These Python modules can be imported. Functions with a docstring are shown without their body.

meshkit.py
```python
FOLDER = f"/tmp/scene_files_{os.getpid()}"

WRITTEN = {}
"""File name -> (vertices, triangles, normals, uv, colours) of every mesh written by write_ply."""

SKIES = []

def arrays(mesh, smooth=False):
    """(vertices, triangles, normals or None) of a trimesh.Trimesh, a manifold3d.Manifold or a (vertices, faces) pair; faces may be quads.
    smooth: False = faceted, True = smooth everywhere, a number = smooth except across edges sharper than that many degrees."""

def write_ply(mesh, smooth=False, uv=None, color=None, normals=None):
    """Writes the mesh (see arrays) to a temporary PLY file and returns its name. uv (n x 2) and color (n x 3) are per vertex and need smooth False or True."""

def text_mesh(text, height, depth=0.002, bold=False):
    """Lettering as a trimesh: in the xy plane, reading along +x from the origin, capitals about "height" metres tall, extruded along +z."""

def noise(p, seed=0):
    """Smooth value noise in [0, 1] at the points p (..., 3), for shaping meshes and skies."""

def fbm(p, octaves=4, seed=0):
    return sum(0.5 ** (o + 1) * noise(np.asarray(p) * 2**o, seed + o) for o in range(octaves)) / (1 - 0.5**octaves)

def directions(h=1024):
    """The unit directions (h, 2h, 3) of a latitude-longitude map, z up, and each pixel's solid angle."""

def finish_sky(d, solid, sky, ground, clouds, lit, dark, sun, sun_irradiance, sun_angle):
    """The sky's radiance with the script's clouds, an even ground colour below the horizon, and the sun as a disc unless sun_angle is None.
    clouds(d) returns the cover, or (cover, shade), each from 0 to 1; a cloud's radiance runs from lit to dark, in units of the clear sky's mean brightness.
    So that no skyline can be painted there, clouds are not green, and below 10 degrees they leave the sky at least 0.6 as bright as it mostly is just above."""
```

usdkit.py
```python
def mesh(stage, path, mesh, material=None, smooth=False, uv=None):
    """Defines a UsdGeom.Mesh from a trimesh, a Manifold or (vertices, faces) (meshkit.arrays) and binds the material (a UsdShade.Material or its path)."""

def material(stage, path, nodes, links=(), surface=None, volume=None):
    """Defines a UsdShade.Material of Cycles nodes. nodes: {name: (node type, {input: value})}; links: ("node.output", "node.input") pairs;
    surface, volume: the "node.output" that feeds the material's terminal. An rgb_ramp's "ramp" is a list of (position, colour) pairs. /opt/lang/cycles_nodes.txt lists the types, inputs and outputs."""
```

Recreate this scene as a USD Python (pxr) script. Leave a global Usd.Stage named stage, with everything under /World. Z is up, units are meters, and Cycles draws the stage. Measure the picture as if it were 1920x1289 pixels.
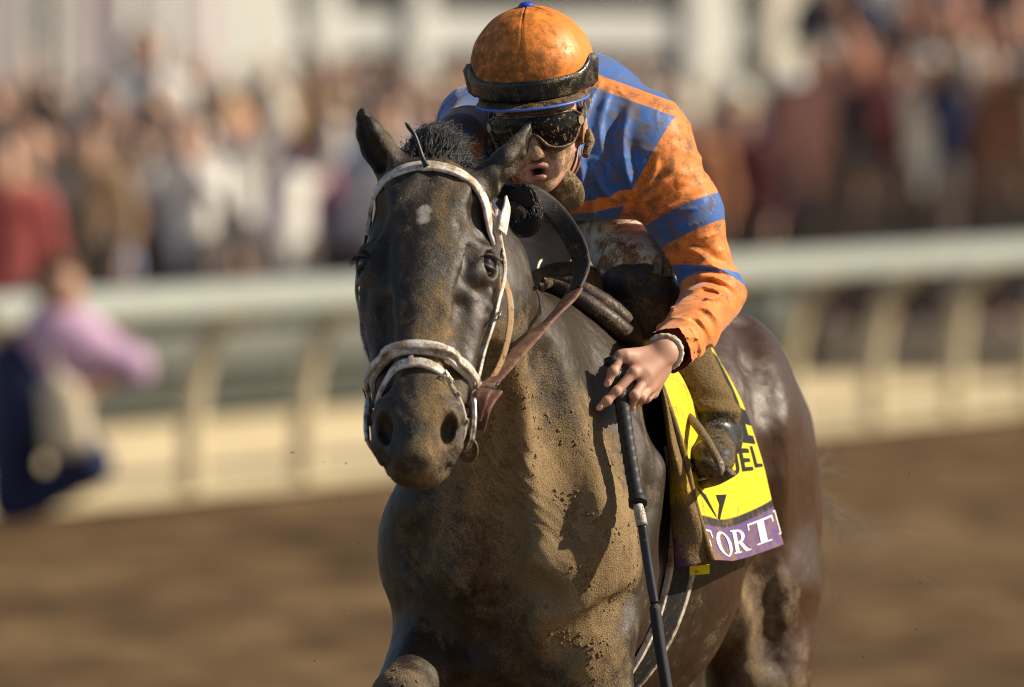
import math, random
import numpy as np
import trimesh, usdkit, meshkit
from pxr import Usd, UsdGeom, UsdLux, UsdShade, Gf, Sdf, Vt

stage = Usd.Stage.CreateInMemory()
UsdGeom.SetStageUpAxis(stage, UsdGeom.Tokens.z)
UsdGeom.SetStageMetersPerUnit(stage, 1.0)
UsdGeom.Xform.Define(stage, '/World')
UsdGeom.Scope.Define(stage, '/World/Looks')
rng = np.random.default_rng(7)

# ------------------------------------------------------------------ camera
CAM_Y, CAM_Z = -20.0, 2.08
FPX = 21600.0                                   # focal length in pixels of a 1920 wide frame
PITCH = math.atan((644.5 - 68.0) / FPX)         # the lens looks slightly down
cam = UsdGeom.Camera.Define(stage, '/World/camera')
cam.AddTranslateOp().Set(Gf.Vec3d(0, CAM_Y, CAM_Z))
cam.AddRotateXOp().Set(90.0 - math.degrees(PITCH))
cam.CreateHorizontalApertureAttr(36.0)
cam.CreateFocalLengthAttr(36.0 * FPX / 1920.0)
cam.CreateClippingRangeAttr(Gf.Vec2f(0.5, 3000.0))
cam.CreateFStopAttr(4.0)
cam.CreateFocusDistanceAttr(20.55)
cam.CreateExposureAttr(0.56)

# ------------------------------------------------------------------ sun and sky
SUN_AZ, SUN_EL = math.radians(90.5), math.radians(33.0)   # azimuth from "towards the camera" to the right
SUN = np.array([math.sin(SUN_AZ) * math.cos(SUN_EL), -math.cos(SUN_AZ) * math.cos(SUN_EL), math.sin(SUN_EL)])
SUN_I, SKY_S = 1.25, 0.052
usdkit.material(stage, '/World/Looks/sky_light', {
    'sky': ('sky_texture', {'sky_type': 'single_scattering', 'sun_disc': False, 'sun_elevation': SUN_EL,
                            'sun_rotation': math.atan2(SUN[0], SUN[1]), 'aerosol_density': 1.6}),
    'bg': ('background_shader', {'strength': SKY_S})}, [('sky.color', 'bg.color')], surface='bg.background')
dome = UsdLux.DomeLight.Define(stage, '/World/sky')
UsdShade.MaterialBindingAPI.Apply(dome.GetPrim()).Bind(UsdShade.Material.Get(stage, '/World/Looks/sky_light'))
dome.GetPrim().SetCustomDataByKey('kind', 'structure')
sun = UsdLux.DistantLight.Define(stage, '/World/sun')
sun.CreateIntensityAttr(SUN_I); sun.CreateAngleAttr(0.53); sun.CreateNormalizeAttr(True)
sun.CreateColorAttr(Gf.Vec3f(1.0, 0.87, 0.68))
_z = SUN / np.linalg.norm(SUN)
_x = np.cross([0, 0, 1.0], _z); _x /= np.linalg.norm(_x); _y = np.cross(_z, _x)
sun.AddTransformOp().Set(Gf.Matrix4d(*_x, 0, *_y, 0, *_z, 0, 0, 0, 30, 1))

# ------------------------------------------------------------------ helpers
A = np.asarray
def soften(q, n=3):
    """Evens out a run of points, ends kept."""
    q = A(q, float).copy()
    for _ in range(n):
        q[1:-1] = .25 * q[:-2] + .5 * q[1:-1] + .25 * q[2:]
    return q
def norm(v):
    v = A(v, float)
    return v / np.maximum(np.linalg.norm(v, axis=-1, keepdims=True), 1e-12)
def P(px, py, y=0.0):
    """World point seen at picture position (px, py) of a 1920 x 1289 frame, in the plane world-y = y."""
    dx, dz = (px - 960.0) / FPX, -(py - 644.5) / FPX
    d = A([dx, math.cos(PITCH) + dz * math.sin(PITCH), -math.sin(PITCH) + dz * math.cos(PITCH)])
    return A([0, CAM_Y, CAM_Z]) + d * (y - CAM_Y) / d[1]
def smoothstep(a, b, x):
    t = np.clip((x - a) / (b - a), 0, 1)
    return t * t * (3 - 2 * t)
def resample(pts, n):
    """Smooth curve (Catmull-Rom) through pts, n points."""
    pts = A(pts, float)
    if len(pts) == 2:
        return pts[0] + np.linspace(0, 1, n)[:, None] * (pts[1] - pts[0])
    p = np.vstack([2 * pts[0] - pts[1], pts, 2 * pts[-1] - pts[-2]])
    t = np.linspace(0, len(pts) - 1 - 1e-9, n); i = t.astype(int); f = (t - i)[:, None]
    a, b, c, d = p[i], p[i + 1], p[i + 2], p[i + 3]
    return 0.5 * ((2 * b) + (c - a) * f + (2 * a - 5 * b + 4 * c - d) * f ** 2 + (3 * b - a - 3 * c + d) * f ** 3)

_names = {}
def numbered(parent, name):
    key = f'{parent}/{name}'
    _names[key] = _names.get(key, -1) + 1
    return key if _names[key] == 0 else f'{key}_{_names[key]:03d}'
def tag(o, label=None, cat=None, group=None, kind=None):
    p = o.GetPrim() if hasattr(o, 'GetPrim') else o
    for k, v in (('label', label), ('category', cat), ('group', group), ('kind', kind)):
        if v:
            p.SetCustomDataByKey(k, v)
    return o
def xform(name, loc=(0, 0, 0), rz=0.0):
    x = UsdGeom.Xform.Define(stage, numbered('/World', name))
    x.AddTranslateOp().Set(Gf.Vec3d(*map(float, loc)))
    x.AddRotateZOp().Set(float(rz))
    return x
def obj(name, mesh, mat, parent=None, smooth=True, attrs=None):
    """ONE mesh prim, under parent (whose translation is taken off) or under /World."""
    root = '/World' if parent is None else str(parent.GetPath())
    v, f, n = meshkit.arrays(mesh, smooth if attrs is None else True)
    off = np.zeros(3)
    if parent is not None:
        m = UsdGeom.XformCache().GetLocalToWorldTransform(parent.GetPrim())
        off = A(m.ExtractTranslation())
    path = numbered(root, name)
    m = UsdGeom.Mesh.Define(stage, path)
    m.CreatePointsAttr(Vt.Vec3fArray.FromNumpy((v - off).astype(np.float32)))
    m.CreateFaceVertexCountsAttr(Vt.IntArray.FromNumpy(np.full(len(f), 3, np.int32)))
    m.CreateFaceVertexIndicesAttr(Vt.IntArray.FromNumpy(f.astype(np.int32).ravel()))
    m.CreateSubdivisionSchemeAttr('none')
    if n is not None:
        m.CreateNormalsAttr(Vt.Vec3fArray.FromNumpy(n.astype(np.float32)))
        m.SetNormalsInterpolation('vertex')
    for k, a in (attrs or {}).items():
        UsdGeom.PrimvarsAPI(m).CreatePrimvar(k, Sdf.ValueTypeNames.FloatArray, 'vertex').Set(Vt.FloatArray.FromNumpy(A(a, np.float32)))
    UsdShade.MaterialBindingAPI.Apply(m.GetPrim()).Bind(UsdShade.Material.Get(stage, f'/World/Looks/{mat}'))
    return m
def M(name, nodes, links, surface='p.BSDF'):
    return usdkit.material(stage, f'/World/Looks/{name}', nodes, links, surface=surface)
def plain(name, col, rough=0.6, spec=0.4, metal=0.0, var=0.15, scale=60.0, bump=0.0, **kw):
    """A simple material whose tone varies a little with a noise."""
    lo, hi = [c * (1 - var) for c in col], [min(1, c * (1 + var)) for c in col]
    nodes = {'g': ('texture_coordinate', {}), 'n': ('noise_texture', {'scale': scale, 'detail': 4}),
             'r': ('rgb_ramp', {'ramp': [(0.3, lo), (0.7, hi)]}),
             'p': ('principled_bsdf', {'roughness': rough, 'specular_ior_level': spec, 'metallic': metal, **kw})}
    links = [('g.object', 'n.vector'), ('n.fac', 'r.fac'), ('r.color', 'p.base_color')]
    if bump:
        nodes['b'] = ('bump', {'strength': 0.6, 'distance': bump}); links += [('n.fac', 'b.height'), ('b.normal', 'p.normal')]
    return M(name, nodes, links)

def tube(pts, rad, sides=8, caps=True, n=None, flat=None, up=None):
    """Round or flattened tube along a smooth curve. flat=(ru, rv) factors with rv along 'up'."""
    c = resample(pts, n) if n else A(pts, float)
    k = len(c); rad = np.interp(np.linspace(0, 1, k), np.linspace(0, 1, len(np.atleast_1d(rad))), np.atleast_1d(rad))
    t = norm(np.gradient(c, axis=0))
    ups = np.broadcast_to(A(up, float), c.shape) if up is not None else None
    V = []
    w = None
    for i in range(k):
        if ups is not None:
            s = norm(np.cross(t[i], ups[i]))
        else:
            if w is None:
                w = norm(np.cross(t[i], [0.3, 0.2, 0.93] if abs(t[i][2]) < .9 else [1, 0, 0]))
            s = norm(w - t[i] * (w @ t[i])); w = s
        b = np.cross(s, t[i])
        a = np.arange(sides) / sides * 2 * np.pi
        fu, fv = flat or (1, 1)
        V.append(c[i] + rad[i] * (np.cos(a)[:, None] * s * fu + np.sin(a)[:, None] * b * fv))
    V = np.vstack(V); F = []
    for i in range(k - 1):
        for j in range(sides):
            a0, a1 = i * sides + j, i * sides + (j + 1) % sides
            F += [(a0, a1, a1 + sides), (a0, a1 + sides, a0 + sides)]
    if caps:
        V = np.vstack([V, c[0], c[-1]]); q = k * sides
        F += [(q, (j + 1) % sides, j) for j in range(sides)]
        F += [(q + 1, (k - 1) * sides + j, (k - 1) * sides + (j + 1) % sides) for j in range(sides)]
    return trimesh.Trimesh(V, F, process=False)
def strap(c, nrm, width, thick):
    """Flat strap along points c with surface normals nrm: a rounded rectangle section."""
    c, nrm = A(c, float), norm(nrm)
    t = norm(np.gradient(c, axis=0)); s = norm(np.cross(t, nrm)); b = norm(np.cross(s, t))
    width = np.interp(np.linspace(0, 1, len(c)), np.linspace(0, 1, len(np.atleast_1d(width))), np.atleast_1d(width))
    prof = A([(-.5, .15), (-.44, .42), (-.3, .5), (.3, .5), (.44, .42), (.5, .15), (.5, -.5), (-.5, -.5)])
    V = np.vstack([c[i] + prof[:, :1] * width[i] * s[i] + prof[:, 1:] * thick * b[i] for i in range(len(c))])
    F, m = [], len(prof)
    for i in range(len(c) - 1):
        for j in range(m):
            a0, a1 = i * m + j, i * m + (j + 1) % m
            F += [(a0, a1 + m, a1), (a0, a0 + m, a1 + m)]
    for q, flip in ((0, 0), ((len(c) - 1) * m, 1)):
        for j in range(1, m - 1):
            F.append((q, q + j, q + j + 1) if not flip else (q, q + j + 1, q + j))
    me = trimesh.Trimesh(V, F, process=False)
    return me
def join(*ms):
    return trimesh.util.concatenate([m for m in ms])
def rbox(size, bevel=0.01, center=(0, 0, 0)):
    """Box with chamfered edges."""
    x, y, z = [s / 2 for s in size]; b = min(bevel, x * .9, y * .9, z * .9)
    pts = [(sx * (x - (i != 0) * b), sy * (y - (i != 1) * b), sz * (z - (i != 2) * b)) for i in range(3) for sx in (-1, 1) for sy in (-1, 1) for sz in (-1, 1)]
    return trimesh.convex.convex_hull(A(pts) + A(center))

# ---- implicit modelling: a list of (op, shape) blended smoothly, meshed by surface nets
class EC:
    """Elliptic round cone from a to b; radii (across, up) at both ends, 'lat' the across axis."""
    def __init__(s, a, b=None, ra=(.1, .1), rb=None, lat=(1, 0, 0), k=.03, op=1, rl=None, e=2.0):
        s.a = A(a, float); s.b = s.a + 1e-6 if b is None else A(b, float)
        ra = (ra, ra) if np.ndim(ra) == 0 else ra
        rb = ra if rb is None else ((rb, rb) if np.ndim(rb) == 0 else rb)
        s.ra, s.rb, s.k, s.op, s.e = A(ra, float), A(rb, float), k, op, e
        ax = s.b - s.a; s.L2 = max(ax @ ax, 1e-12)
        z = norm(ax) if b is not None else None
        x = A(lat, float)
        if z is None:
            raise ValueError
        if np.linalg.norm(np.cross(norm(x), z)) < .05:
            x = A([.31, .52, .8])
        x = norm(x - z * (x @ z)); y = np.cross(z, x)
        s.R = np.stack([x, y, z]); s.ab = ax; s.rl = rl
    def d(s, p):
        q = p - s.a
        t = np.clip(q @ s.ab / s.L2, 0, 1)
        w = (q - t[:, None] * s.ab) @ s.R.T
        rx, ry = s.ra[0] + t * (s.rb[0] - s.ra[0]), s.ra[1] + t * (s.rb[1] - s.ra[1])
        rz = s.rl if s.rl else np.minimum(rx, ry)
        wx, wy, wz = np.abs(w[:, 0]) / rx, np.abs(w[:, 1]) / ry, np.abs(w[:, 2]) / rz
        if s.e == 2.0:
            k0 = np.sqrt(wx * wx + wy * wy + wz * wz)
        else:
            k0 = (wx ** s.e + wy ** s.e + wz ** s.e) ** (1 / s.e)
        k1 = np.sqrt((wx / rx) ** 2 + (wy / ry) ** 2 + (wz / rz) ** 2) / np.maximum(np.sqrt(wx * wx + wy * wy + wz * wz), 1e-9)
        k1 = np.maximum(k1, 1e-9)
        return (k0 - 1) / k1
class EL:
    """Ellipsoid with radii r along the rows of R."""
    def __init__(s, c, r, R=None, k=.03, op=1):
        s.c, s.r, s.k, s.op = A(c, float), A(r, float), k, op
        s.R = np.eye(3) if R is None else A(R, float)
    def d(s, p):
        w = ((p - s.c) @ s.R.T) / s.r
        k0 = np.linalg.norm(w, axis=1); k1 = np.linalg.norm(w / s.r, axis=1)
        return k0 * (k0 - 1) / np.maximum(k1, 1e-9)
def blend(prims, p):
    f = None
    for q in prims:
        d = q.d(p)
        if f is None:
            f = d if q.op > 0 else np.full(len(p), 9.0)
            if q.op > 0: continue
        k = q.k
        if q.op > 0:
            h = np.maximum(k - np.abs(f - d), 0) / k
            f = np.minimum(f, d) - h * h * k * .25
        else:
            h = np.maximum(k - np.abs(f + d), 0) / k
            f = np.maximum(f, -d) + h * h * k * .25
    return f
def polygonise(prims, lo, hi, h, disp=None, B=18, only=None):
    lo, hi = A(lo, float), A(hi, float)
    nb = np.ceil((hi - lo) / (h * B)).astype(int)
    R = h * B * math.sqrt(3) / 2
    g = np.stack(np.meshgrid(*[np.arange(n) for n in nb], indexing='ij'), -1).reshape(-1, 3)
    cs = lo + (g + .5) * B * h
    D = np.stack([q.d(cs) for q in prims], 1)
    f = None
    f = blend(prims, cs)
    act = np.abs(f) < R * 1.35 + 0.01 + (.02 if disp else 0)
    off = np.arange(-1, B + 1)
    loc = np.stack(np.meshgrid(off, off, off, indexing='ij'), -1)
    ops = A([q.op for q in prims]); ks = A([q.k for q in prims])
    N = B + 2; dims = nb * B + 4
    strides = A([dims[1] * dims[2], dims[2], 1], dtype=np.int64)
    def work(bi):
        c = f[bi]
        keep = np.where(ops > 0, D[bi] < c + 2.5 * R + ks, D[bi] < 1.3 * R + ks)
        sub = [q for q, m in zip(prims, keep) if m]
        if not any(q.op > 0 for q in sub):
            return None
        ip = loc + g[bi] * B
        p = lo + ip.reshape(-1, 3) * h
        v = blend(sub, p)
        if disp is not None:
            m = np.abs(v) < 4 * h
            if m.any():
                v[m] -= disp(p[m])
        v = v.reshape(N, N, N)
        s = v < 0
        cnt = sum(s[i:N - 1 + i, j:N - 1 + j, k:N - 1 + k].astype(np.int8) for i in (0, 1) for j in (0, 1) for k in (0, 1))
        ca = np.argwhere((cnt > 0) & (cnt < 8))
        if not len(ca):
            return None
        acc, num = np.zeros((len(ca), 3)), np.zeros(len(ca))
        for ax in range(3):
            o = [a for a in range(3) if a != ax]
            for e1 in (0, 1):
                for e2 in (0, 1):
                    q0 = ca.copy(); q0[:, o[0]] += e1; q0[:, o[1]] += e2
                    q1 = q0.copy(); q1[:, ax] += 1
                    v0, v1 = v[tuple(q0.T)], v[tuple(q1.T)]
                    m = (v0 < 0) != (v1 < 0)
                    t = np.where(m, v0 / np.where(m, v0 - v1, 1), 0)
                    pt = q0.astype(float); pt[:, ax] += t
                    acc[m] += pt[m]; num += m
        vert = acc / num[:, None]
        key = (ca - 1 + g[bi] * B + 2) @ strides
        vw = lo + (vert - 1 + g[bi] * B) * h
        quads = []
        for ax in range(3):
            o = [(ax + 1) % 3, (ax + 2) % 3]
            sl0, sl1 = [slice(1, N - 1)] * 3, [slice(1, N - 1)] * 3
            sl1[ax] = slice(2, N)
            a0, a1 = s[tuple(sl0)], s[tuple(sl1)]
            for sign, m in ((0, a0 & ~a1), (1, ~a0 & a1)):
                e = np.argwhere(m) + 1
                if not len(e):
                    continue
                base = e - 1 + g[bi] * B + 2
                u, w = np.zeros(3, int), np.zeros(3, int); u[o[0]] = 1; w[o[1]] = 1
                q = np.stack([(base - u - w) @ strides, (base - w) @ strides, base @ strides, (base - u) @ strides], 1)
                quads.append(q if sign == 0 else q[:, ::-1])
        return key, vw, (np.vstack(quads) if quads else np.zeros((0, 4), np.int64))
    res = [r for r in map(work, np.nonzero(act)[0]) if r is not None]
    key = np.concatenate([r[0] for r in res]); vv = np.vstack([r[1] for r in res]); Q = np.vstack([r[2] for r in res])
    uk, first = np.unique(key, return_index=True)
    V = vv[first]
    ok = np.isin(Q, uk).all(1); Q = Q[ok]
    idx = np.searchsorted(uk, Q)
    F = np.vstack([idx[:, [0, 1, 2]], idx[:, [0, 2, 3]]])
    used = np.unique(F); remap = np.full(len(V), -1); remap[used] = np.arange(len(used))
    return V[used], remap[F]
def grad(prims, p, e=1e-3):
    g = np.stack([blend(prims, p + d) - blend(prims, p - d) for d in np.eye(3) * e], 1)
    return norm(g)
def project(prims, p, off=0.0, it=6):
    """Moves points onto the surface of the blend, 'off' metres outside; returns points and normals."""
    p = A(p, float).copy()
    for _ in range(it):
        n = grad(prims, p); p -= n * (blend(prims, p) - off)[:, None]
    return p, grad(prims, p)
Q = 1.0          # mesh fineness of the implicit shapes
# ------------------------------------------------------------------ materials
DUST, MUD = (.27, .185, .09), (.15, .095, .045)
def muddy(name, base, rough=.5, spec=.4, mud=DUST, attr='dirt', coarse=22.0, fine=240.0, lo=1.16, hi=1.36, grain=.0012, weave=None, ramp=None, const=None, sheen=0.0, cover=1.0, stretch=(1, 1, 1), tone=None, coat=0.0, gloss=None):
    """Colour under splashed dirt; the amount follows the 'dirt' primvar (or const) and the noise breaks it up."""
    n = {'g': ('texture_coordinate', {}), 'mp': ('mapping', {'scale': stretch}),
         'n1': ('noise_texture', {'scale': coarse, 'detail': 6, 'roughness': .65}),
         'n2': ('noise_texture', {'scale': fine, 'detail': 3, 'roughness': .6}),
         'n3': ('noise_texture', {'scale': coarse * .3, 'detail': 3}),
         'a': ('math', {'math_type': 'multiply_add', 'value2': .5}),
         'b': ('math', {'math_type': 'add', 'value2': const or 0.0}),
         'm': ('map_range', {'range_type': 'smoothstep', 'from_min': lo, 'from_max': hi, 'to_max': cover, 'clamp': True}),
         'mc': ('rgb_ramp', {'ramp': [(0.3, [c * .62 for c in mud]), (.5, mud), (.72, [min(1, c * 1.32) for c in mud])]}),
         'cm': ('mix_color', {}), 'rm': ('mix_float', {'a': rough, 'b': .95}),
         'sm': ('mix_float', {'a': spec, 'b': .12}),
         'h': ('math', {'math_type': 'multiply'}), 'h2': ('math', {'math_type': 'multiply_add', 'value2': 1.0}),
         'bm': ('bump', {'strength': 1.0, 'distance': grain}),
         'p': ('principled_bsdf', {'sheen_weight': sheen, 'sheen_roughness': .4, 'coat_weight': coat, 'coat_roughness': .25})}
    l = [('g.object', 'n1.vector'), ('g.object', 'n2.vector'), ('g.object', 'n3.vector'), ('n2.fac', 'a.value1'), ('n1.fac', 'a.value3'), ('a.value', 'b.value1'),
         ('b.value', 'm.value'), ('m.result', 'cm.fac'), ('n2.fac', 'mc.fac'), ('mc.color', 'cm.b'), ('cm.result', 'p.base_color'),
         ('m.result', 'rm.fac'), ('rm.result', 'p.roughness'), ('m.result', 'sm.fac'), ('sm.result', 'p.specular_ior_level'),
         ('m.result', 'h.value1'), ('n2.fac', 'h.value2'), ('h.value', 'h2.value1'), ('h2.value', 'bm.height'), ('bm.normal', 'p.normal')]
    if attr and const is None:
        n['at'] = ('attribute', {'attribute': attr}); l += [('at.fac', 'b.value2')]
    if ramp:                                      # colour from a primvar: (primvar, stops)
        n['ra'] = ('attribute', {'attribute': ramp[0]}); n['rr'] = ('rgb_ramp', {'ramp': ramp[1], 'interpolate': ramp[2] if len(ramp) > 2 else True})
        l += [('ra.fac', 'rr.fac')]
        src = 'rr.color'
    else:
        n['rr'] = ('rgb_ramp', {'ramp': [(.35, [c * .82 for c in base]), (.65, [min(1, c * 1.15) for c in base])]}); l += [('n3.fac', 'rr.fac')]
        src = 'rr.color'
    l += [(src, 'cm.a')]
    if weave:                                     # fine relief of the clean surface: hair or weave
        n['w'] = ('noise_texture', {'scale': weave[0], 'detail': 3, 'roughness': .6}); n['wm'] = ('mapping', {'scale': weave[1]})
        n['wv'] = ('math', {'math_type': 'multiply', 'value2': weave[2]})
        l += [('g.object', 'wm.vector'), ('wm.vector', 'w.vector'), ('w.fac', 'wv.value1'), ('wv.value', 'h2.value3')]
    if gloss:                                     # (primvar, from, to, roughness there): cleaner hair shines more
        n['ga'] = ('attribute', {'attribute': gloss[0]}); n['gr'] = ('map_range', {'from_min': gloss[1], 'from_max': gloss[2], 'to_min': rough, 'to_max': gloss[3], 'clamp': True})
        l += [('ga.fac', 'gr.value'), ('gr.result', 'rm.a')]
    return M(name, n, l)
muddy('coat', (0, 0, 0), .44, .50, mud=(.25, .176, .094), coarse=26, fine=360, grain=.0028, lo=1.02, hi=1.46,
      ramp=('tone', [(0.0, (.011, .0085, .006)), (.35, (.030, .019, .010)), (.7, (.048, .023, .012)), (.85, (.055, .026, .014)), (.9, (.15, .13, .11)), (1.0, (.50, .47, .42))]),
      weave=(1000, (1.0, .4, .16), .30), gloss=('tone', .30, .60, .36))
muddy('skin', (0, 0, 0), .50, .32, mud=(.22, .15, .085), coarse=50, fine=420, grain=.0010, weave=(620, (1, 1, 1), .35), lo=1.15, hi=1.30,
      ramp=('tone', [(0, (.50, .30, .215)), (.15, (.50, .285, .20)), (.4, (.38, .17, .13)), (.6, (.20, .07, .06)), (1, (.03, .012, .01))]))
muddy('breeches', (.74, .68, .60), .7, .2, mud=(.20, .12, .05), coarse=30, fine=260)
muddy('boot_leather', (.012, .012, .014), .35, .5, mud=(.15, .105, .05), coarse=24, fine=260, grain=.0030)
muddy('orange_cover', (.80, .235, .03), .42, .4, mud=(.13, .070, .025), coarse=64, fine=380, lo=1.02, hi=1.46, grain=.0006, cover=.85)
muddy('black_plastic', (.014, .014, .015), .22, .5, mud=(.17, .125, .065), coarse=45, fine=330, lo=1.10, hi=1.40)
muddy('black_plastic2', (.014, .014, .015), .35, .5, const=.42, coarse=45, fine=330)
muddy('goggle_lens', (.004, .003, .003), .12, .22, mud=(.24, .19, .12), const=.47, coarse=130, fine=560, lo=1.30, hi=1.40)
muddy('goggle_frame', (.05, .03, .015), .4, .5, const=.45, coarse=60)
muddy('peak_plastic', (.03, .022, .015), .35, .5, const=.5, mud=(.16, .10, .05), coarse=50)
muddy('blue_edge', (.05, .14, .55), .4, .4, const=.38, coarse=60)
muddy('muddy_cup', (.34, .26, .14), .4, .4, mud=(.13, .088, .042), const=.60, coarse=60, fine=260)
muddy('tan_strap', (.36, .17, .06), .5, .3, const=.42, coarse=60)
muddy('dark_hardware', (.03, .027, .024), .35, .5, const=.5, coarse=70)
muddy('grey_tape', (.10, .10, .10), .5, .4, const=.45, coarse=60)
muddy('cord', (.62, .55, .44), .8, .2, const=.38, coarse=90, fine=500)
plain('red_lining', (.35, .012, .012), .7); plain('blue_cloth', (.02, .06, .50), .5); plain('nail', (.60, .36, .28), .25)
plain('black_foam', (.012, .012, .012), .9); plain('gold_metal', (.45, .38, .22), .3, metal=.7); plain('orange_cloth', (.62, .17, .02), .6)
# the silks: blue yoke and orange hoops
n = {'g': ('texture_coordinate', {}), 'sl': ('attribute', {'attribute': 'sleeve'}), 'se': ('attribute', {'attribute': 'seam'}), 'to': ('attribute', {'attribute': 'torso'}), 'di': ('attribute', {'attribute': 'dirt'}),
     'n1': ('noise_texture', {'scale': 36, 'detail': 7, 'roughness': .68}), 'n2': ('noise_texture', {'scale': 280, 'detail': 3, 'roughness': .6}), 'w': ('noise_texture', {'scale': 900, 'detail': 1}),
     'tm': ('math', {'math_type': 'multiply_add', 'value2': 1.0, 'value3': .5})}
BL, OR = (.020, .115, .40), (.74, .215, .026)
def bands(stops, lo, hi):                           # [(value, colour from there on)], hard edges, mapped to 0..1
    out = []
    for i, (v, c) in enumerate(stops):
        x = (v - lo) / (hi - lo)
        if i: out.append((max(0, x - .0012), stops[i - 1][1]))
        out.append((min(1, x + .0012), c))
    return out
n['sr'] = ('map_range', {'from_min': 0.0, 'from_max': 1.4, 'clamp': True})
n['sc'] = ('rgb_ramp', {'ramp': bands([(0, OR), (.475, BL), (.635, OR), (.835, BL), (.975, OR)], 0, 1.4)})
n['tr'] = ('map_range', {'from_min': -.3, 'from_max': .4, 'clamp': True})
n['tc'] = ('rgb_ramp', {'ramp': bands([(-.3, BL), (-.135, OR), (-.108, BL), (.075, OR), (.108, BL), (.165, OR), (.20, BL)], -.3, .4)})
n['bk'] = ('attribute', {'attribute': 'back'}); n['re'] = ('attribute', {'attribute': 'rear'})
n['br'] = ('map_range', {'from_min': -.10, 'from_max': .10, 'clamp': True})
n['bc'] = ('rgb_ramp', {'ramp': bands([(-.10, (1, 1, 1)), (-.046, (0, 0, 0)), (-.008, (1, 1, 1)), (.016, (0, 0, 0))], -.1, .1)})
n['rs'] = ('map_range', {'from_min': .0, 'from_max': .001, 'clamp': True}); n['bf'] = ('math', {'math_type': 'multiply'}); n['bx'] = ('mix_color', {'b': OR})
n['sm'] = ('map_range', {'from_min': -.0008, 'from_max': .0008, 'clamp': True})
n['mx'] = ('mix_color', {}); n['cm'] = ('mix_color', {}); n['a'] = ('math', {'math_type': 'multiply_add', 'value2': .5}); n['b'] = ('math', {'math_type': 'add'})
n['m'] = ('map_range', {'range_type': 'smoothstep', 'from_min': 1.09, 'from_max': 1.36, 'clamp': True, 'to_max': .85})
n['mc'] = ('rgb_ramp', {'ramp': [(.3, (.07, .045, .025)), (.7, (.17, .115, .06))]})
n['rm'] = ('mix_float', {'a': .52, 'b': .9}); n['bm'] = ('bump', {'strength': .25, 'distance': .0006})
n['p'] = ('principled_bsdf', {'specular_ior_level': .32, 'sheen_weight': .25})
M('silks', n, [('g.object', 'n1.vector'), ('g.object', 'n2.vector'), ('n2.fac', 'a.value1'), ('n1.fac', 'a.value3'), ('a.value', 'b.value1'), ('di.fac', 'b.value2'), ('b.value', 'm.value'),
   ('sl.fac', 'sr.value'), ('sr.result', 'sc.fac'), ('to.fac', 'tr.value'), ('tr.result', 'tc.fac'), ('se.fac', 'sm.value'), ('sm.result', 'mx.fac'), ('bk.fac', 'br.value'), ('br.result', 'bc.fac'), ('re.fac', 'rs.value'), ('rs.result', 'bf.value1'), ('bc.color', 'bf.value2'), ('bf.value', 'bx.fac'), ('tc.color', 'bx.a'), ('bx.result', 'mx.a'), ('sc.color', 'mx.b'),
   ('mx.result', 'cm.a'), ('m.result', 'cm.fac'), ('n2.fac', 'mc.fac'), ('mc.color', 'cm.b'), ('cm.result', 'p.base_color'), ('m.result', 'rm.fac'), ('rm.result', 'p.roughness'),
   ('m.result', 'bm.height'), ('bm.normal', 'p.normal')])
muddy('white_leather', (.74, .69, .64), .5, .4, mud=(.22, .14, .06), const=.43, coarse=34, fine=300, lo=1.02, hi=1.40, grain=.0006)
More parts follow.
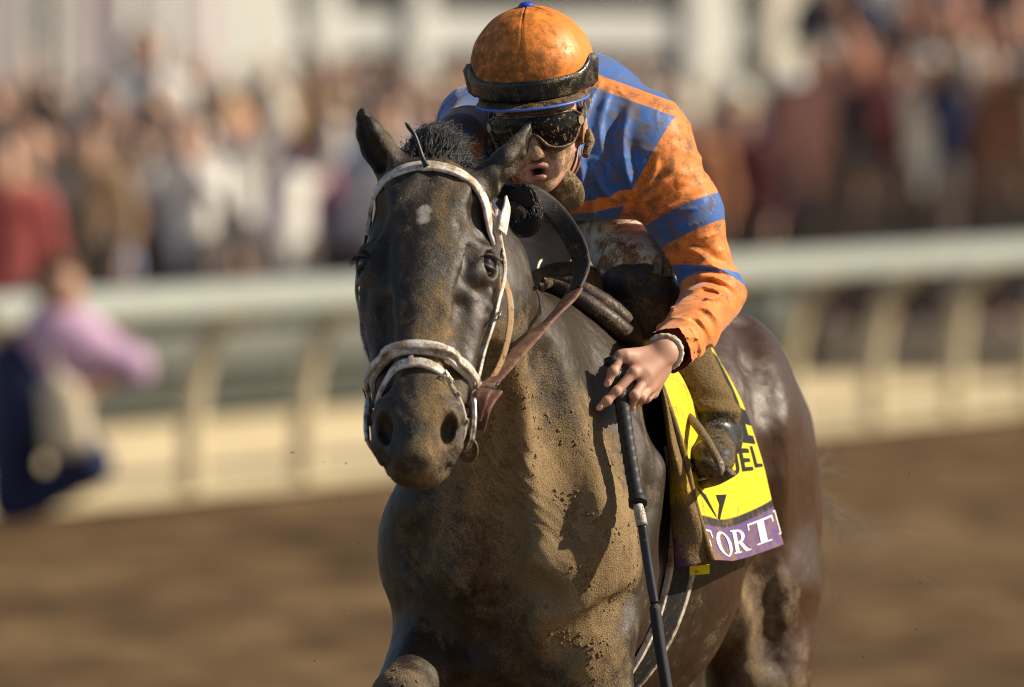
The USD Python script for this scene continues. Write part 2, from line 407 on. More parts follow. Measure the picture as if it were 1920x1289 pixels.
muddy('tan_leather', (.36, .22, .10), .5, .4, mud=(.16, .10, .045), const=.40, coarse=34, fine=300)
muddy('brown_leather', (.07, .045, .025), .45, .4, mud=(.18, .12, .06), const=.42, coarse=50, fine=300)
muddy('red_leather', (.105, .042, .034), .5, .4, mud=(.24, .16, .085), const=.40, coarse=36, fine=320, lo=1.05, hi=1.45)
muddy('saddle_leather', (.05, .035, .022), .6, .3, mud=(.155, .105, .05), const=.62, coarse=30, fine=240, grain=.004)
muddy('pad_leather', (.026, .017, .014), .48, .4, mud=(.14, .095, .05), const=.42, coarse=40, fine=260)
muddy('pad_suede', (.05, .035, .02), .7, .2, mud=(.22, .155, .075), const=.55, coarse=40, fine=260, grain=.003)
muddy('girth_black', (.012, .012, .012), .7, .2, mud=(.12, .085, .05), const=.36, coarse=60, fine=300)
muddy('girth_white', (.58, .53, .45), .6, .3, mud=(.20, .14, .07), const=.46, coarse=40, fine=300)
muddy('stirrup_leather', (.09, .07, .04), .5, .3, mud=(.17, .12, .06), const=.5)
muddy('stirrup_metal', (.16, .14, .11), .4, .5, mud=(.17, .12, .065), const=.56, coarse=50, fine=300, grain=.002)
muddy('dark_rubber', (.02, .018, .015), .5, .4, mud=(.13, .09, .05), const=.42, coarse=60)
muddy('binding', (.75, .55, .02), .6, .3, mud=(.19, .125, .055), const=.68, coarse=30, fine=260)
muddy('yellow_cloth', (.80, .62, .012), .6, .3, mud=(.20, .13, .04), const=.34, coarse=40, fine=260)
muddy('cloth_print', (0, 0, 0), .55, .3, mud=(.22, .14, .05), coarse=30, fine=300, lo=1.06, hi=1.44, grain=.0006,
      ramp=('hem', [(0, (.80, .60, .008)), (.795, (.80, .60, .008)), (.798, (.012, .012, .012)), (.833, (.012, .012, .012)), (.836, (.105, .058, .185)), (1, (.105, .058, .185))]))
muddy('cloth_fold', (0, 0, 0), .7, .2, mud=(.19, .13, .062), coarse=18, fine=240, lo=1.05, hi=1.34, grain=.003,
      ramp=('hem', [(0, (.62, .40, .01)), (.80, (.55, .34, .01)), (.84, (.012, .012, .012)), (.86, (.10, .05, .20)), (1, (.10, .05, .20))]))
muddy('white_print', (.75, .73, .72), .6, .2, mud=(.24, .15, .10), const=.30, coarse=40, fine=260)
muddy('black_print', (.012, .012, .012), .6, .2, mud=(.24, .16, .04), const=.22, coarse=40, fine=260)
muddy('whip_tape', (.014, .015, .018), .55, .35, mud=(.13, .10, .06), const=.22, coarse=50)
muddy('whip_collar', (.42, .40, .36), .5, .4, mud=(.2, .15, .08), const=.42, coarse=60)
muddy('whip_shaft', (.013, .014, .016), .3, .5, mud=(.15, .11, .07), const=.28, coarse=60)
muddy('whip_pad', (.018, .021, .028), .65, .3, mud=(.14, .11, .08), const=.30, coarse=30)
M('steel', {'n': ('noise_texture', {'scale': 80}), 'r': ('rgb_ramp', {'ramp': [(.4, (.55, .53, .50)), (.62, (.25, .19, .12))]}), 'p': ('principled_bsdf', {'metallic': .85, 'roughness': .28})}, [('n.fac', 'r.fac'), ('r.color', 'p.base_color')])
M('eye', {'p': ('principled_bsdf', {'base_color': (.010, .006, .004), 'roughness': .06, 'specular_ior_level': .6, 'coat_weight': 1.0, 'coat_roughness': .02})}, [])
plain('coat_dark', (.012, .009, .007), .5)
plain('hair_black', (.012, .011, .011), .42, .5); plain('hair_grey', (.030, .030, .032), .5, .5); plain('hair_tail', (.16, .14, .12), .5, .4)
muddy('rein_rubber', (.017, .017, .018), .6, .3, mud=(.14, .105, .058), const=.40, coarse=40, fine=420, grain=.0014, weave=(170, (1, 1, 4), .6))


plain('clod', (.09, .06, .03), .95, .1)
plain('clot', (.19, .135, .075), .95, .1, var=.3, scale=300)
M('track_dirt', {'g': ('texture_coordinate', {}), 'm': ('mapping', {'scale': (1, .45, 1)}), 'n1': ('noise_texture', {'scale': 2.6, 'detail': 7, 'roughness': .62}), 'n2': ('noise_texture', {'scale': .45, 'detail': 3}),
   'a': ('math', {'math_type': 'multiply_add', 'value2': .6}), 'r': ('rgb_ramp', {'ramp': [(.52, (.024, .014, .006)), (.78, (.100, .061, .027)), (1.0, (.20, .13, .062))]}),
   'b': ('bump', {'strength': 1.0, 'distance': .04}), 'p': ('principled_bsdf', {'roughness': .95, 'specular_ior_level': .1})},
  [('g.object', 'm.vector'), ('m.vector', 'n1.vector'), ('m.vector', 'n2.vector'), ('n2.fac', 'a.value1'), ('n1.fac', 'a.value3'), ('a.value', 'r.fac'), ('r.color', 'p.base_color'), ('n1.fac', 'b.height'), ('b.normal', 'p.normal')])
plain('apron_sand', (.64, .53, .33), .95, .1, var=.12, scale=1.5)
plain('concrete', (.20, .18, .16), .9, .2, scale=2)
plain('rail_white', (.31, .335, .30), .4, .4, var=.06, scale=2); plain('rail_cream', (.50, .43, .29), .5, .3, scale=3)
plain('fence_green', (.035, .042, .036), .6, .3, scale=4); plain('fence_grey', (.10, .11, .10), .6, .3, scale=4)
plain('stand_white', (.80, .80, .74), .6, .3, var=.05, scale=1); plain('stand_cream', (.80, .75, .62), .6, .3, var=.05, scale=1); plain('stand_panel', (.70, .71, .68), .6, .3, var=.06, scale=1)
plain('stand_dark', (.02, .014, .013), .5)
plain('tent_white', (.82, .79, .75), .7, .2, var=.05, scale=1); plain('tent_pink', (.66, .50, .56), .7, .2, var=.05, scale=1); plain('tent_grey', (.42, .42, .40), .7, .2, var=.05, scale=1); plain('tent_cream', (.68, .64, .55), .7, .2, var=.05, scale=1)
# ------------------------------------------------------------------ the horse
YAW = math.radians(14.0)
HF, HL, UP = A([-math.sin(YAW), -math.cos(YAW), 0]), A([math.cos(YAW), -math.sin(YAW), 0]), A([0, 0, 1.0])
WITH = P(1046, 560, .95)
def H(u, v, z):
    """u metres ahead of the withers, v to the horse's left, height z."""
    return A([WITH[0], WITH[1], 0]) + u * HF + v * HL + z * UP
# head frame: x to the horse's left, s from poll to muzzle, n out of the face
POLL, MUZ = P(806, 318, .19), P(774, 905, -.14)
HS = norm(MUZ - POLL)
_hx = norm(A([1, -0.10, -.04])); HX = norm(_hx - HS * (_hx @ HS)); HN = np.cross(HX, HS)
if HN[1] > 0: HN = -HN
def HD(x, s, n):
    return POLL + x * HX + s * HS + n * HN
RH = np.stack([HX, HS, HN])
horse = []
def he(a, b, ra, rb=None, k=.04, e=2.0, op=1, rl=None):
    horse.append(EC(HD(*a), HD(*b), ra, rb, lat=HX, k=k, e=e, op=op, rl=rl))
def hl(c, r, k=.03, op=1, R=None):
    horse.append(EL(HD(*c), r, RH if R is None else R, k=k, op=op))
# torso
def hb(a, b, ra, rb=None, k=.06, lat=HL, op=1, rl=None):
    horse.append(EC(H(*a), H(*b), ra, rb, lat=lat, k=k, op=op, rl=rl))
hb((.16, 0, 1.20), (-.30, 0, 1.19), (.195, .35), (.268, .36), k=.05)
hb((-.30, 0, 1.19), (-.68, 0, 1.23), (.268, .36), (.235, .31), k=.08)
hb((-.10, 0, 1.50), (.12, 0, 1.50), (.06, .09), (.06, .09), k=.14)                 # withers
hb((-.75, 0, 1.36), (-1.05, 0, 1.34), (.21, .25), (.19, .24), k=.12)             # loin, croup
for s in (-1, 1):
    hb((.04, s * .085, 1.43), (.38, s * .130, 1.17), (.075, .13), (.10, .15), k=.07)  # shoulder blade
    hb((.40, s * .125, 1.13), (.14, s * .13, 1.08), (.09, .115), (.080, .13), k=.05)
    hb((.16, s * .152, 1.29), (.15, s * .140, 1.15), (.075, .10), (.07, .10), k=.04)    # upper arm
    hb((-.78, s * .125, 1.36), (-.95, s * .13, 1.12), (.13, .23), (.128, .25), k=.10)  # hip, thigh
    hb((-.98, s * .13, 1.30), (-1.16, s * .13, 1.05), (.10, .13), (.095, .14), k=.10)  # buttock
hb((.34, 0, 1.22), (.30, 0, 1.02), (.17, .16), (.15, .15), k=.08)                   # breast
for s in (-1, 1):
    hb((.42, s * .085, 1.13), (.38, s * .095, 1.00), (.085, .10), (.07, .08), k=.035)  # breast muscles
# legs
FL = [H(.32, .125, 1.00), H(.30, .13, .86), H(.24, .13, .54), H(.22, .13, .26), H(.30, .13, .12)]
def leg(pts, radii, k=.035):
    for a, b, r0, r1 in zip(pts[:-1], pts[1:], radii[:-1], radii[1:]):
        horse.append(EC(a, b, r0, r1, lat=HL, k=k))
leg(FL[:3], [(.092, .115), (.072, .09), (.042, .05)], k=.05)
leg(FL[2:], [(.045, .05), (.03, .036), (.034, .04)], k=.02)
horse.append(EC(FL[4], H(.34, .13, .03), (.05, .05), (.062, .066), lat=HL, k=.01))
FR = [H(.34, -.135, .99), H(.62, -.135, .905), H(.36, -.16, .66), H(.30, -.16, .60)]
leg(FR[:2], [(.082, .105), (.050, .052)], k=.05)
leg(FR[1:], [(.052, .055), (.032, .036), (.034, .038)], k=.02)
horse.append(EC(FR[3], H(.20, -.16, .58), (.048, .048), (.06, .062), lat=HL, k=.01))
BL = [H(-.92, .165, 1.02), H(-.90, .17, .88), H(-1.16, .165, .58), H(-1.02, .16, .24), H(-.94, .16, .11)]
leg(BL[:3], [(.115, .19), (.085, .13), (.042, .06)], k=.06)
leg(BL[2:], [(.042, .055), (.032, .038), (.036, .04)], k=.02)
horse.append(EC(BL[4], H(-.90, .16, .03), (.05, .05), (.062, .066), lat=HL, k=.01))
BR = [H(-.88, -.165, 1.02), H(-.72, -.17, .86), H(-.92, -.165, .55), H(-.66, -.16, .28), H(-.58, -.16, .15)]
leg(BR[:3], [(.115, .19), (.085, .13), (.042, .06)], k=.06)
leg(BR[2:], [(.042, .055), (.032, .038), (.036, .04)], k=.02)
horse.append(EC(BR[4], H(-.53, -.16, .08), (.05, .05), (.062, .066), lat=HL, k=.01))
# tail dock
horse.append(EC(H(-1.2, 0, 1.42), H(-1.36, 0, 1.40), .045, .03, lat=HL, k=.04))
# neck
NK = [H(.16, 0, 1.34), H(.36, 0, 1.42), P(893, 560, .42), P(828, 430, .30)]
for a, b, r0, r1 in zip(NK[:-1], NK[1:], [(.155, .27), (.12, .21), (.082, .155)], [(.12, .21), (.082, .155), (.07, .125)]):
    horse.append(EC(a, b, r0, r1, lat=norm(HL + HX), k=.06))
# head
sk = [(.03, .085, .085), (.10, .106, .095), (.18, .116, .097), (.27, .106, .090), (.36, .087, .080), (.44, .070, .070), (.505, .059, .060), (.55, .050, .051)]
for (s0, w0, h0), (s1, w1, h1) in zip(sk[:-1], sk[1:]):
    he((0, s0, -h0), (0, s1, -h1), (w0, h0), (w1, h1), k=.02, e=2.3)
he((0, .10, -.165), (0, .25, -.165), (.088, .095), (.086, .09), k=.03)
he((0, .25, -.165), (0, .42, -.105), (.086, .09), (.058, .055), k=.03)
he((0, .42, -.10), (0, .535, -.095), (.048, .045), (.036, .030), k=.02)      # lower jaw
for x in (-1, 1):
    hl((x * .066, .17, -.165), (.04, .105, .085), k=.03)                       # cheeks
    hl((x * .098, .172, -.046), (.028, .046, .037), k=.022)                      # orbits
    he((x * .100, .150, -.026), (x * .088, .205, -.017), (.012, .012), (.012, .012), k=.02)  # brow
    he((x * .098, .24, -.060), (x * .082, .37, -.062), (.012, .012), (.009, .009), k=.025)     # facial crest
    hl((x * .060, .06, -.025), (.035, .055, .03), k=.03)                        # temple
    hl((x * .052, .508, -.034), (.023, .044, .036), k=.02)                      # nostril wings
    hl((x * .044, .47, -.020), (.018, .05, .016), k=.025)
hl((0, .33, -.014), (.030, .19, .020), k=.05)                                 # nasal bones
hl((0, .556, -.052), (.043, .034, .042), k=.022)

for x in (-1, 1): hl((x * .020, .575, -.062), (.022, .018, .024), k=.02)                              # upper lip
hl((0, .553, -.104), (.033, .032, .025), k=.010)                              # lower lip
hl((0, .520, -.120), (.028, .033, .024), k=.02)                               # chin
hl((0, .10, .0), (.05, .09, .010), k=.05)
for x in (-1, 1):
    hl((x * .113, .178, -.026), (.020, .0225, .020), k=.010, op=-1)              # eye socket
    hl((x * .086, .105, -.006), (.018, .028, .016), k=.045, op=-1)              # hollow above the eye
    horse.append(EL(HD(x * .053, .520, -.002), (.0155, .028, .032), np.stack([norm(HX * .93 + x * HS * .3), norm(HS * .93 - x * HX * .3), HN]), k=.012, op=-1))
    hl((x * .098, .30, -.105), (.014, .075, .028), k=.05, op=-1)
for x in (-1, 1):                                                                  # bone edges and veins of the face
    for pts, r, k in (([(.046, .20, -.007), (.041, .29, -.004), (.036, .38, -.006), (.030, .46, -.008)], .009, .020), ([(.080, .145, -.012), (.050, .07, .002), (.020, .02, .004)], .008, .022),
                      ([(.086, .245, -.030), (.070, .30, -.026), (.066, .345, -.030)], .0045, .010), ([(.066, .345, -.030), (.056, .40, -.024), (.060, .45, -.030)], .0042, .009), ([(.070, .335, -.030), (.080, .38, -.05), (.074, .43, -.056)], .004, .009),
                      ([(.112, .225, -.045), (.104, .25, -.05), (.092, .262, -.045)], .005, .010), ([(.113, .245, -.06), (.104, .268, -.06), (.094, .276, -.05)], .0045, .010),
                      ([(.078, .485, -.03), (.066, .468, -.012), (.048, .470, .0)], .006, .010), ([(.030, .50, -.004), (.030, .53, -.010), (.040, .556, -.022)], .008, .012),
                      ([(.074, .500, -.045), (.072, .535, -.045), (.060, .562, -.05)], .008, .012), ([(.060, .545, -.075), (.045, .565, -.082), (.02, .575, -.082)], .007, .010)):
        for p0, p1 in zip(pts[:-1], pts[1:]):
            he((x * p0[0], p0[1], p0[2]), (x * p1[0], p1[1], p1[2]), (r, r), None, k=k)
    he((x * .068, .27, -.012), (x * .054, .43, -.016), (.012, .010), None, k=.03, op=-1)
    he((x * .060, .50, -.074), (x * .052, .53, -.080), (.005, .005), None, k=.010, op=-1)
he((-.075, .540, -.086), (.075, .540, -.086), (.004, .004), None, k=.012, op=-1)
CAM0 = A([0, CAM_Y, CAM_Z])
def on_horse(px, py, off=0.0, prims=None):
    """Points of the horse's surface (off metres above it) on the line of sight through the given spots, with normals."""
    prims = horse if prims is None else prims
    px, py = np.broadcast_arrays(A(px, float), A(py, float))
    dirs = norm(np.stack([P(a, b, 0.0) - CAM0 for a, b in zip(px.ravel(), py.ravel())]))
    t = np.full(len(dirs), 19.4)
    for _ in range(60):
        t += .8 * blend(prims, CAM0 + dirs * t[:, None])
        t = np.minimum(t, 23)
    p = CAM0 + dirs * t[:, None]
    return project(prims, p, off, 3)
# grooves of the breast and forearms
groove = []
for pts, r, k in (([(948, 960), (945, 1020), (942, 1100), (948, 1180), (960, 1240), (962, 1320)], .014, .060), ([(772, 1000), (790, 1060), (835, 1140), (900, 1205), (945, 1232)], .010, .055),
                  ([(1028, 1262), (1050, 1228), (1090, 1190), (1140, 1160), (1190, 1120)], .010, .050), ([(1392, 600), (1432, 720), (1456, 860), (1452, 1000), (1440, 1080)], .012, .07), ([(1405, 1060), (1440, 1130), (1445, 1240)], .010, .05),
                  ([(950, 1130), (985, 1105), (1030, 1120)], .006, .05), ([(905, 640), (930, 740), (940, 830), (945, 930)], .010, .07), ([(1010, 640), (1040, 760), (1060, 880), (1070, 990)], .008, .08)):
    c = resample(pts, 7); q, nr = on_horse(c[:, 0], c[:, 1], .004)
    for i in range(6):
        groove.append(EC(q[i], q[i + 1], (r, r), (r, r), k=k, op=-1))
horse += groove
# ears: leaf shaped shells
def ear(base, tip, face, w, k=.03):
    base, tip = A(base), A(tip); ax = norm(tip - base); face = norm(A(face) - ax * (A(face) @ ax)); lat = np.cross(ax, face)
    L = np.linalg.norm(tip - base)
    st = [(-.12, .75, .8), (.12, .95, .85), (.38, 1.0, .75), (.65, .72, .5), (.88, .32, .28), (1.0, .10, .12)]
    for (t0, w0, d0), (t1, w1, d1) in zip(st[:-1], st[1:]):
        c0, c1 = base + ax * L * t0 + face * .010 * math.sin(t0 * 3), base + ax * L * t1 + face * .010 * math.sin(t1 * 3)
        horse.append(EC(c0, c1, (w * w0, w * d0), (w * w1, w * d1), lat=lat, k=k if t0 < 0 else .012))
    for (t0, w0, d0), (t1, w1, d1) in zip(st[1:-1], st[2:]):
        c0, c1 = base + ax * L * (t0 + .06) + face * (.010 * math.sin(t0 * 3) + w * d0 * .75), base + ax * L * t1 + face * (.010 * math.sin(t1 * 3) + w * d1 * .75)
        horse.append(EC(c0, c1, (w * w0 * .72, w * d0 * .95), (w * w1 * .6, w * d1 * .9), lat=lat, k=.008, op=-1))
ear(P(738, 318, .22), P(676, 203, .24), (-.75, -.6, .2), .031)
ear(P(912, 345, .22), P(996, 231, .26), (.80, -.35, -.5), .034)

def horse_disp(p):
    n = meshkit.fbm(p * [38, 38, 22], 3, 3) - .5
    m = meshkit.noise(p * 11.0, 9) - .5
    d = .0035 * n + .006 * m + .0012 * (meshkit.noise(p * [150, 150, 60], 31) - .5)
    q = (p - P(900, 960, .45)) * [1, .6, 1]
    g = np.exp(-(q ** 2).sum(1) / .13 ** 2)                     # skin folds where the neck meets the breast
    u = p @ norm(A([-.75, 0, -.66])) * 170 + 9 * (meshkit.fbm(p * 7, 2, 12) - .5)
    d += g * .0035 * ((1 - np.abs(np.sin(u))) ** 1.6 - .3) * (.4 + meshkit.noise(p * 14, 6))
    g = np.exp(-((p - H(.12, .22, 1.26)) ** 2).sum(1) / .14 ** 2)  # long muscles of the shoulder
    d += g * .006 * np.sin((p @ norm(A([.85, .3, -.35]))) * 75 + 2 * meshkit.noise(p * 5, 2))
    g = np.exp(-((p - P(1110, 1160, .45)) ** 2).sum(1) / .09 ** 2)
    d -= g * .010 * np.exp(-(((p - P(1130, 1180, .45)) @ norm(A([-.55, 0, .83]))) / .018) ** 2)
    return d
hv, hf = polygonise(horse, [-1.0, -.35, -.05], [1.1, 2.6, 2.1], .0048 * Q, disp=horse_disp)
print('horse', len(hv), len(hf))
# ------------------------------------------------------------------ the jockey
EYE = P(1003, 240, .70)
JU = norm(A([-.10, -.10, 1.0]))
JF = A([-.09, -1.0, -.02]); JF = norm(JF - JU * (JF @ JU)); JX = np.cross(JF, JU); JX = JX if JX[0] > 0 else -JX
RJ = np.stack([JX, JU, JF])
def J(x, y, z):
    return EYE + x * JX + y * JU + z * JF
S_L, S_R = P(1204, 264, .97), P(888, 232, 1.02)
E_L, W_L = P(1338, 552, .93), P(1246, 660, .67)
E_R, W_R = P(862, 268, .82), P(900, 415, .62)
PEL = P(1095, 335, 1.46)
HIP_L, HIP_R = P(1150, 350, 1.40), P(1040, 355, 1.48)
K_L, K_R = P(1192, 505, .99), P(958, 545, 1.06)
A_L, A_R = P(1334, 790, .985), P(890, 800, 1.28)
T_L, T_R = P(1334, 862, .86), P(880, 880, 1.12)
body = []
def jl(c, r, k=.015, op=1): body.append(EL(J(*c), r, RJ, k=k, op=op))
def jc(a, b, ra, rb=None, k=.015, op=1): body.append(EC(J(*a), J(*b), ra, rb, lat=JX, k=k, op=op))
def bc(a, b, ra, rb=None, k=.04, lat=(1, 0, 0)): body.append(EC(a, b, ra, rb, lat=lat, k=k))
# head
jl((0, .060, -.088), (.078, .098, .098), k=.02)
jc((0, .0, -.040), (0, -.082, -.028), (.068, .064), (.040, .044), k=.03)
jl((0, -.055, -.060), (.060, .048, .055), k=.03)
jl((0, -.101, .004), (.022, .016, .017), k=.022)
for x in (-1, 1):
    jl((x * .041, -.024, .000), (.024, .018, .020), k=.025)
    jl((x * .032, .024, .014), (.028, .010, .014), k=.015)
    jl((x * .031, -.002, .010), (.0135, .0125, .0125), k=.004)                    # eyeballs
    jl((x * .076, -.012, -.085), (.012, .032, .020), k=.012)                      # ears
    jl((x * .030, -.060, .012), (.018, .026, .014), k=.02)
jc((0, .008, .020), (0, -.040, .042), (.0085, .009), (.0120, .0125), k=.010)
jl((0, -.043, .043), (.0125, .010, .011), k=.008)
for x in (-1, 1):
    jl((x * .0125, -.046, .030), (.0085, .008, .011), k=.007)
    jl((x * .0065, -.0535, .036), (.0038, .0030, .006), k=.003, op=-1)
jl((0, -.068, .020), (.024, .009, .013), k=.008)
jl((0, -.0655, .028), (.017, .0055, .0085), k=.005)                            # upper lip
jl((0, -.0865, .025), (.015, .0065, .0095), k=.005)                            # lower lip
jl((0, -.0755, .034), (.0115, .0052, .020), k=.004, op=-1)                     # open mouth
bc(J(0, -.06, -.10), P(1040, 285, .98), (.056, .06), (.066, .07))
# trunk, arms, legs
bc(P(1040, 290, .99), PEL, (.16, .10), (.13, .11), k=.06)
bc(S_L, S_R, .06, None, k=.06, lat=(0, 0, 1))
bc(S_L, E_L, .046, .036); bc(E_L, W_L, .036, .027, k=.02)
bc(S_R, E_R, .046, .036); bc(E_R, W_R, .036, .026, k=.02)
for hp, kn, an, to in ((HIP_L, K_L, A_L, T_L), (HIP_R, K_R, A_R, T_R)):
    bc(hp, kn, .072, .050); bc(kn, an, .044, .020, k=.02); bc(an, to, .018, .012, k=.01)
# hands
def hand(wrist, joints, thumb, palm, rad=.0095):
    for a, b, ra, rb in palm:
        bc(a, b, ra, rb, k=.012, lat=(.6, 0, .8))
    for ch in joints + [thumb]:
        r = rad * (1.12 if ch is thumb else 1.0)
        for i in range(len(ch) - 1):
            bc(ch[i], ch[i + 1], r * (1 - .10 * i), r * (1 - .10 * (i + 1)), k=.004)
        for q in ch[1:-1]:
            body.append(EL(q, [r * 1.02] * 3, k=.003))
kI, kM, kR, kP = P(1188, 699, 0.612), P(1207, 715, 0.622), P(1218, 727, 0.638), P(1224, 737, 0.660)
hand(W_L, [[kI, P(1156, 734, 0.592), P(1138, 752, 0.586), P(1124, 765, 0.584)],
           [kM, P(1190, 742, 0.592), P(1183, 762, 0.608), P(1172, 757, 0.628)],
           [kR, P(1203, 745, 0.608), P(1190, 757, 0.626), P(1176, 744, 0.642)],
           [kP, P(1212, 746, 0.640), P(1196, 754, 0.654), P(1182, 740, 0.662)]],
     [P(1196, 664, 0.648), P(1163, 668, 0.622), P(1150, 697, 0.608), P(1139, 720, 0.602)],
     [(W_L, P(1200, 690, 0.635), (.021, .025), (.016, .031)), (P(1228, 676, 0.670), kI, .017, .012), (P(1232, 684, 0.670), kM, .018, .012),
      (P(1236, 690, 0.670), kR, .018, .012), (P(1238, 694, 0.670), kP, .017, .011), (P(1214, 668, 0.660), P(1172, 668, 0.625), .016, .014)])
g0 = P(943, 420, 0.575)
hand(W_R, [[P(912, 427, 0.550), P(926, 447, 0.530), P(922, 462, 0.550)], [P(909, 437, 0.550), P(922, 458, 0.530), P(914, 470, 0.550)],
           [P(904, 446, 0.560), P(916, 468, 0.540), P(908, 478, 0.560)], [P(898, 454, 0.570), P(909, 474, 0.550), P(902, 482, 0.570)]],
     [P(896, 414, 0.580), P(909, 404, 0.560), P(924, 410, 0.540)], [(W_R, P(908, 440, 0.560), (.024, .03), (.016, .034))])
bv, bf = polygonise(body, [-.35, .35, .95], [.65, 1.85, 2.2], .0030 * Q)

# ---- clothes: the same limbs, wider, with folds
def clothes(prims, h, disp, lo=(-.4, .3, .9), hi=(.7, 1.9, 2.2)):
    return polygonise(prims, lo, hi, h * Q, disp=disp)
def L(a, b, ra, rb=None, k=.04, lat=(1, 0, 0), e=2.0): return EC(a, b, ra, rb, lat=lat, k=k, e=e)
CUFF0, CUFF1 = P(1300, 612, .79), P(1258, 655, .69)
UM = P(1284, 400, .945)
jack = [L(P(1050, 270, 1.0), P(1100, 320, 1.42), (.160, .122), (.145, .125), k=.05),
        EL(P(1088, 238, 1.10), (.136, .17, .138), k=.06),
        L(P(1010, 300, .93), P(1140, 320, .96), (.09, .082), (.085, .085), k=.07, lat=(0, 1, 0)),
        L(S_L, P(1060, 250, 1.02), .076, .10, k=.07, lat=(0, 0, 1)), L(S_R, P(1000, 250, 1.03), .060, .09, k=.07, lat=(0, 0, 1)),
        L(S_L + A([0, 0, -.01]), UM, .076, .066, k=.06), L(UM, E_L, .062, .050, k=.03),
        L(E_L, CUFF0, .050, .045, k=.03), L(CUFF0, CUFF1, .045, .041, k=.02),
        L(S_R, E_R, .052, .046, k=.05), L(E_R, P(880, 395, .68), .046, .040, k=.03)]
arm_ax = norm(E_L - S_L); fore_ax = norm(W_L - E_L); arm_len = np.linalg.norm(E_L - S_L)
def fold(p, o, ax, freq, seed, sk=2.2):
    t = (p - o) @ ax; q = p * 9.0
    n = meshkit.fbm(q, 2, seed)
    w = np.sin(freq * t + sk * 6 * n + (p @ A([8., 3., -5.])))
    return (np.abs(w) ** 1.5) * (meshkit.noise(p * 13, seed + 5) ** 1.3)
def ridge(p, d, freq, seed, warp=1.2, sharp=2.0):
    """Sharp-crested folds running across direction d."""
    u = p @ norm(A(d)) * freq + warp * (meshkit.fbm(p * 9.0, 2, seed) - .5) * 2 * np.pi
    return (1 - np.abs(np.sin(u))) ** sharp
def gauss(p, c, r):
    return np.exp(-((p - c) ** 2).sum(1) / r ** 2)
FOLDS = [([(1075, 240), (1090, 330), (1082, 400)], .005, .010), ([(1192, 172), (1168, 250), (1176, 330), (1208, 385)], .007, .012), ([(1112, 300), (1132, 358), (1185, 384)], .006, .010), ([(1150, 150), (1125, 230), (1128, 300)], .004, .010),
         ([(1192, 388), (1228, 352), (1264, 330)], .007, .008), ([(1206, 396), (1256, 372), (1292, 352)], .006, .007), ([(1205, 404), (1250, 392), (1335, 356)], .005, .008), ([(1196, 372), (1222, 330), (1236, 290)], .005, .009),
         ([(1232, 458), (1296, 470), (1358, 508)], .005, .009), ([(1238, 480), (1284, 486), (1330, 492)], .004, .007), ([(1282, 508), (1330, 498), (1384, 520)], .006, .008), ([(1282, 528), (1330, 516), (1388, 545)], .006, .008), ([(1284, 546), (1330, 536), (1380, 566)], .005, .007),
         ([(1272, 582), (1320, 574), (1358, 612)], 0.0041, .007), ([(1262, 596), (1306, 592), (1338, 640)], 0.0034, .007), ([(1236, 622), (1288, 606), (1312, 650), (1300, 684)], 0.0048, .007), ([(1240, 640), (1270, 632), (1286, 668)], 0.0027, .006), ([(1310, 560), (1350, 556), (1378, 588)], 0.0027, .008)]
FOLDS3 = []
for pts, amp, w in FOLDS:
    c = resample(A(pts, float), 14)
    FOLDS3.append((np.stack([P(x, y, .93) for x, y in c]), amp, w))
def jack_disp(p):
    d = .004 * (meshkit.fbm(p * 12, 3, 21) - .5) + .0016 * (meshkit.fbm(p * 60, 2, 22) - .5)
    big = meshkit.noise(p * 7.0, 55)
    d += .005 * ridge(p, (.75, -.2, .55), 30, 31, 1.4, 4.0) * smoothstep(.35, .7, big)
    d += .004 * ridge(p, (.3, .4, -.85), 62, 33, 1.6, 4.0) * smoothstep(.4, .8, 1 - big)
    m = p[:, 1] < 1.02
    if m.any():
        q_all = p[m][:, [0, 2]]; e = np.zeros(len(q_all)); wob_all = .5 + meshkit.noise(p[m] * 30, 5)
        for c, amp, w in FOLDS3:
            c2 = c[:, [0, 2]]
            nb_ = ((q_all > c2.min(0) - 3.2 * w) & (q_all < c2.max(0) + 3.2 * w)).all(1)
            if not nb_.any(): continue
            q, wob = q_all[nb_], wob_all[nb_]
            best, sg, at_ = np.full(len(q), 9.0), np.zeros(len(q)), np.zeros(len(q))
            for i in range(13):
                ab = c2[i + 1] - c2[i]; u = np.clip((q - c2[i]) @ ab / (ab @ ab), 0, 1)
                dv = q - c2[i] - u[:, None] * ab; r_ = np.sqrt((dv ** 2).sum(1)); mm = r_ < best
                best = np.where(mm, r_, best); sg = np.where(mm, dv[:, 1], sg); at_ = np.where(mm, i + u, at_)
            r = best; ends = np.clip(np.minimum(at_, 13 - at_) / 3.5, 0, 1); sgn = smoothstep(-.004, .004, sg)
            e[nb_] += amp * ends * wob * (1.2 * np.exp(-(r / (w * .7)) ** 2) - .6 * np.exp(-((r - 1.5 * w) / w) ** 2) * sgn)
        d[m] += e
    el = gauss(p, E_L + A([-.01, 0, 0]), .085)
    d += el * .005 * (ridge(p - E_L, arm_ax * .8 - fore_ax * .6, 46, 3, .7, 3) - .3)
    t = (p - W_L) @ -fore_ax
    cf = np.exp(-((t - .075) / .05) ** 2) * (np.linalg.norm(p - W_L, axis=1) < .2)
    d += cf * .004 * (ridge(p, fore_ax, 60, 8, .9, 3) - .3)
    return d
jv, jf = clothes(jack, .0034, jack_disp)
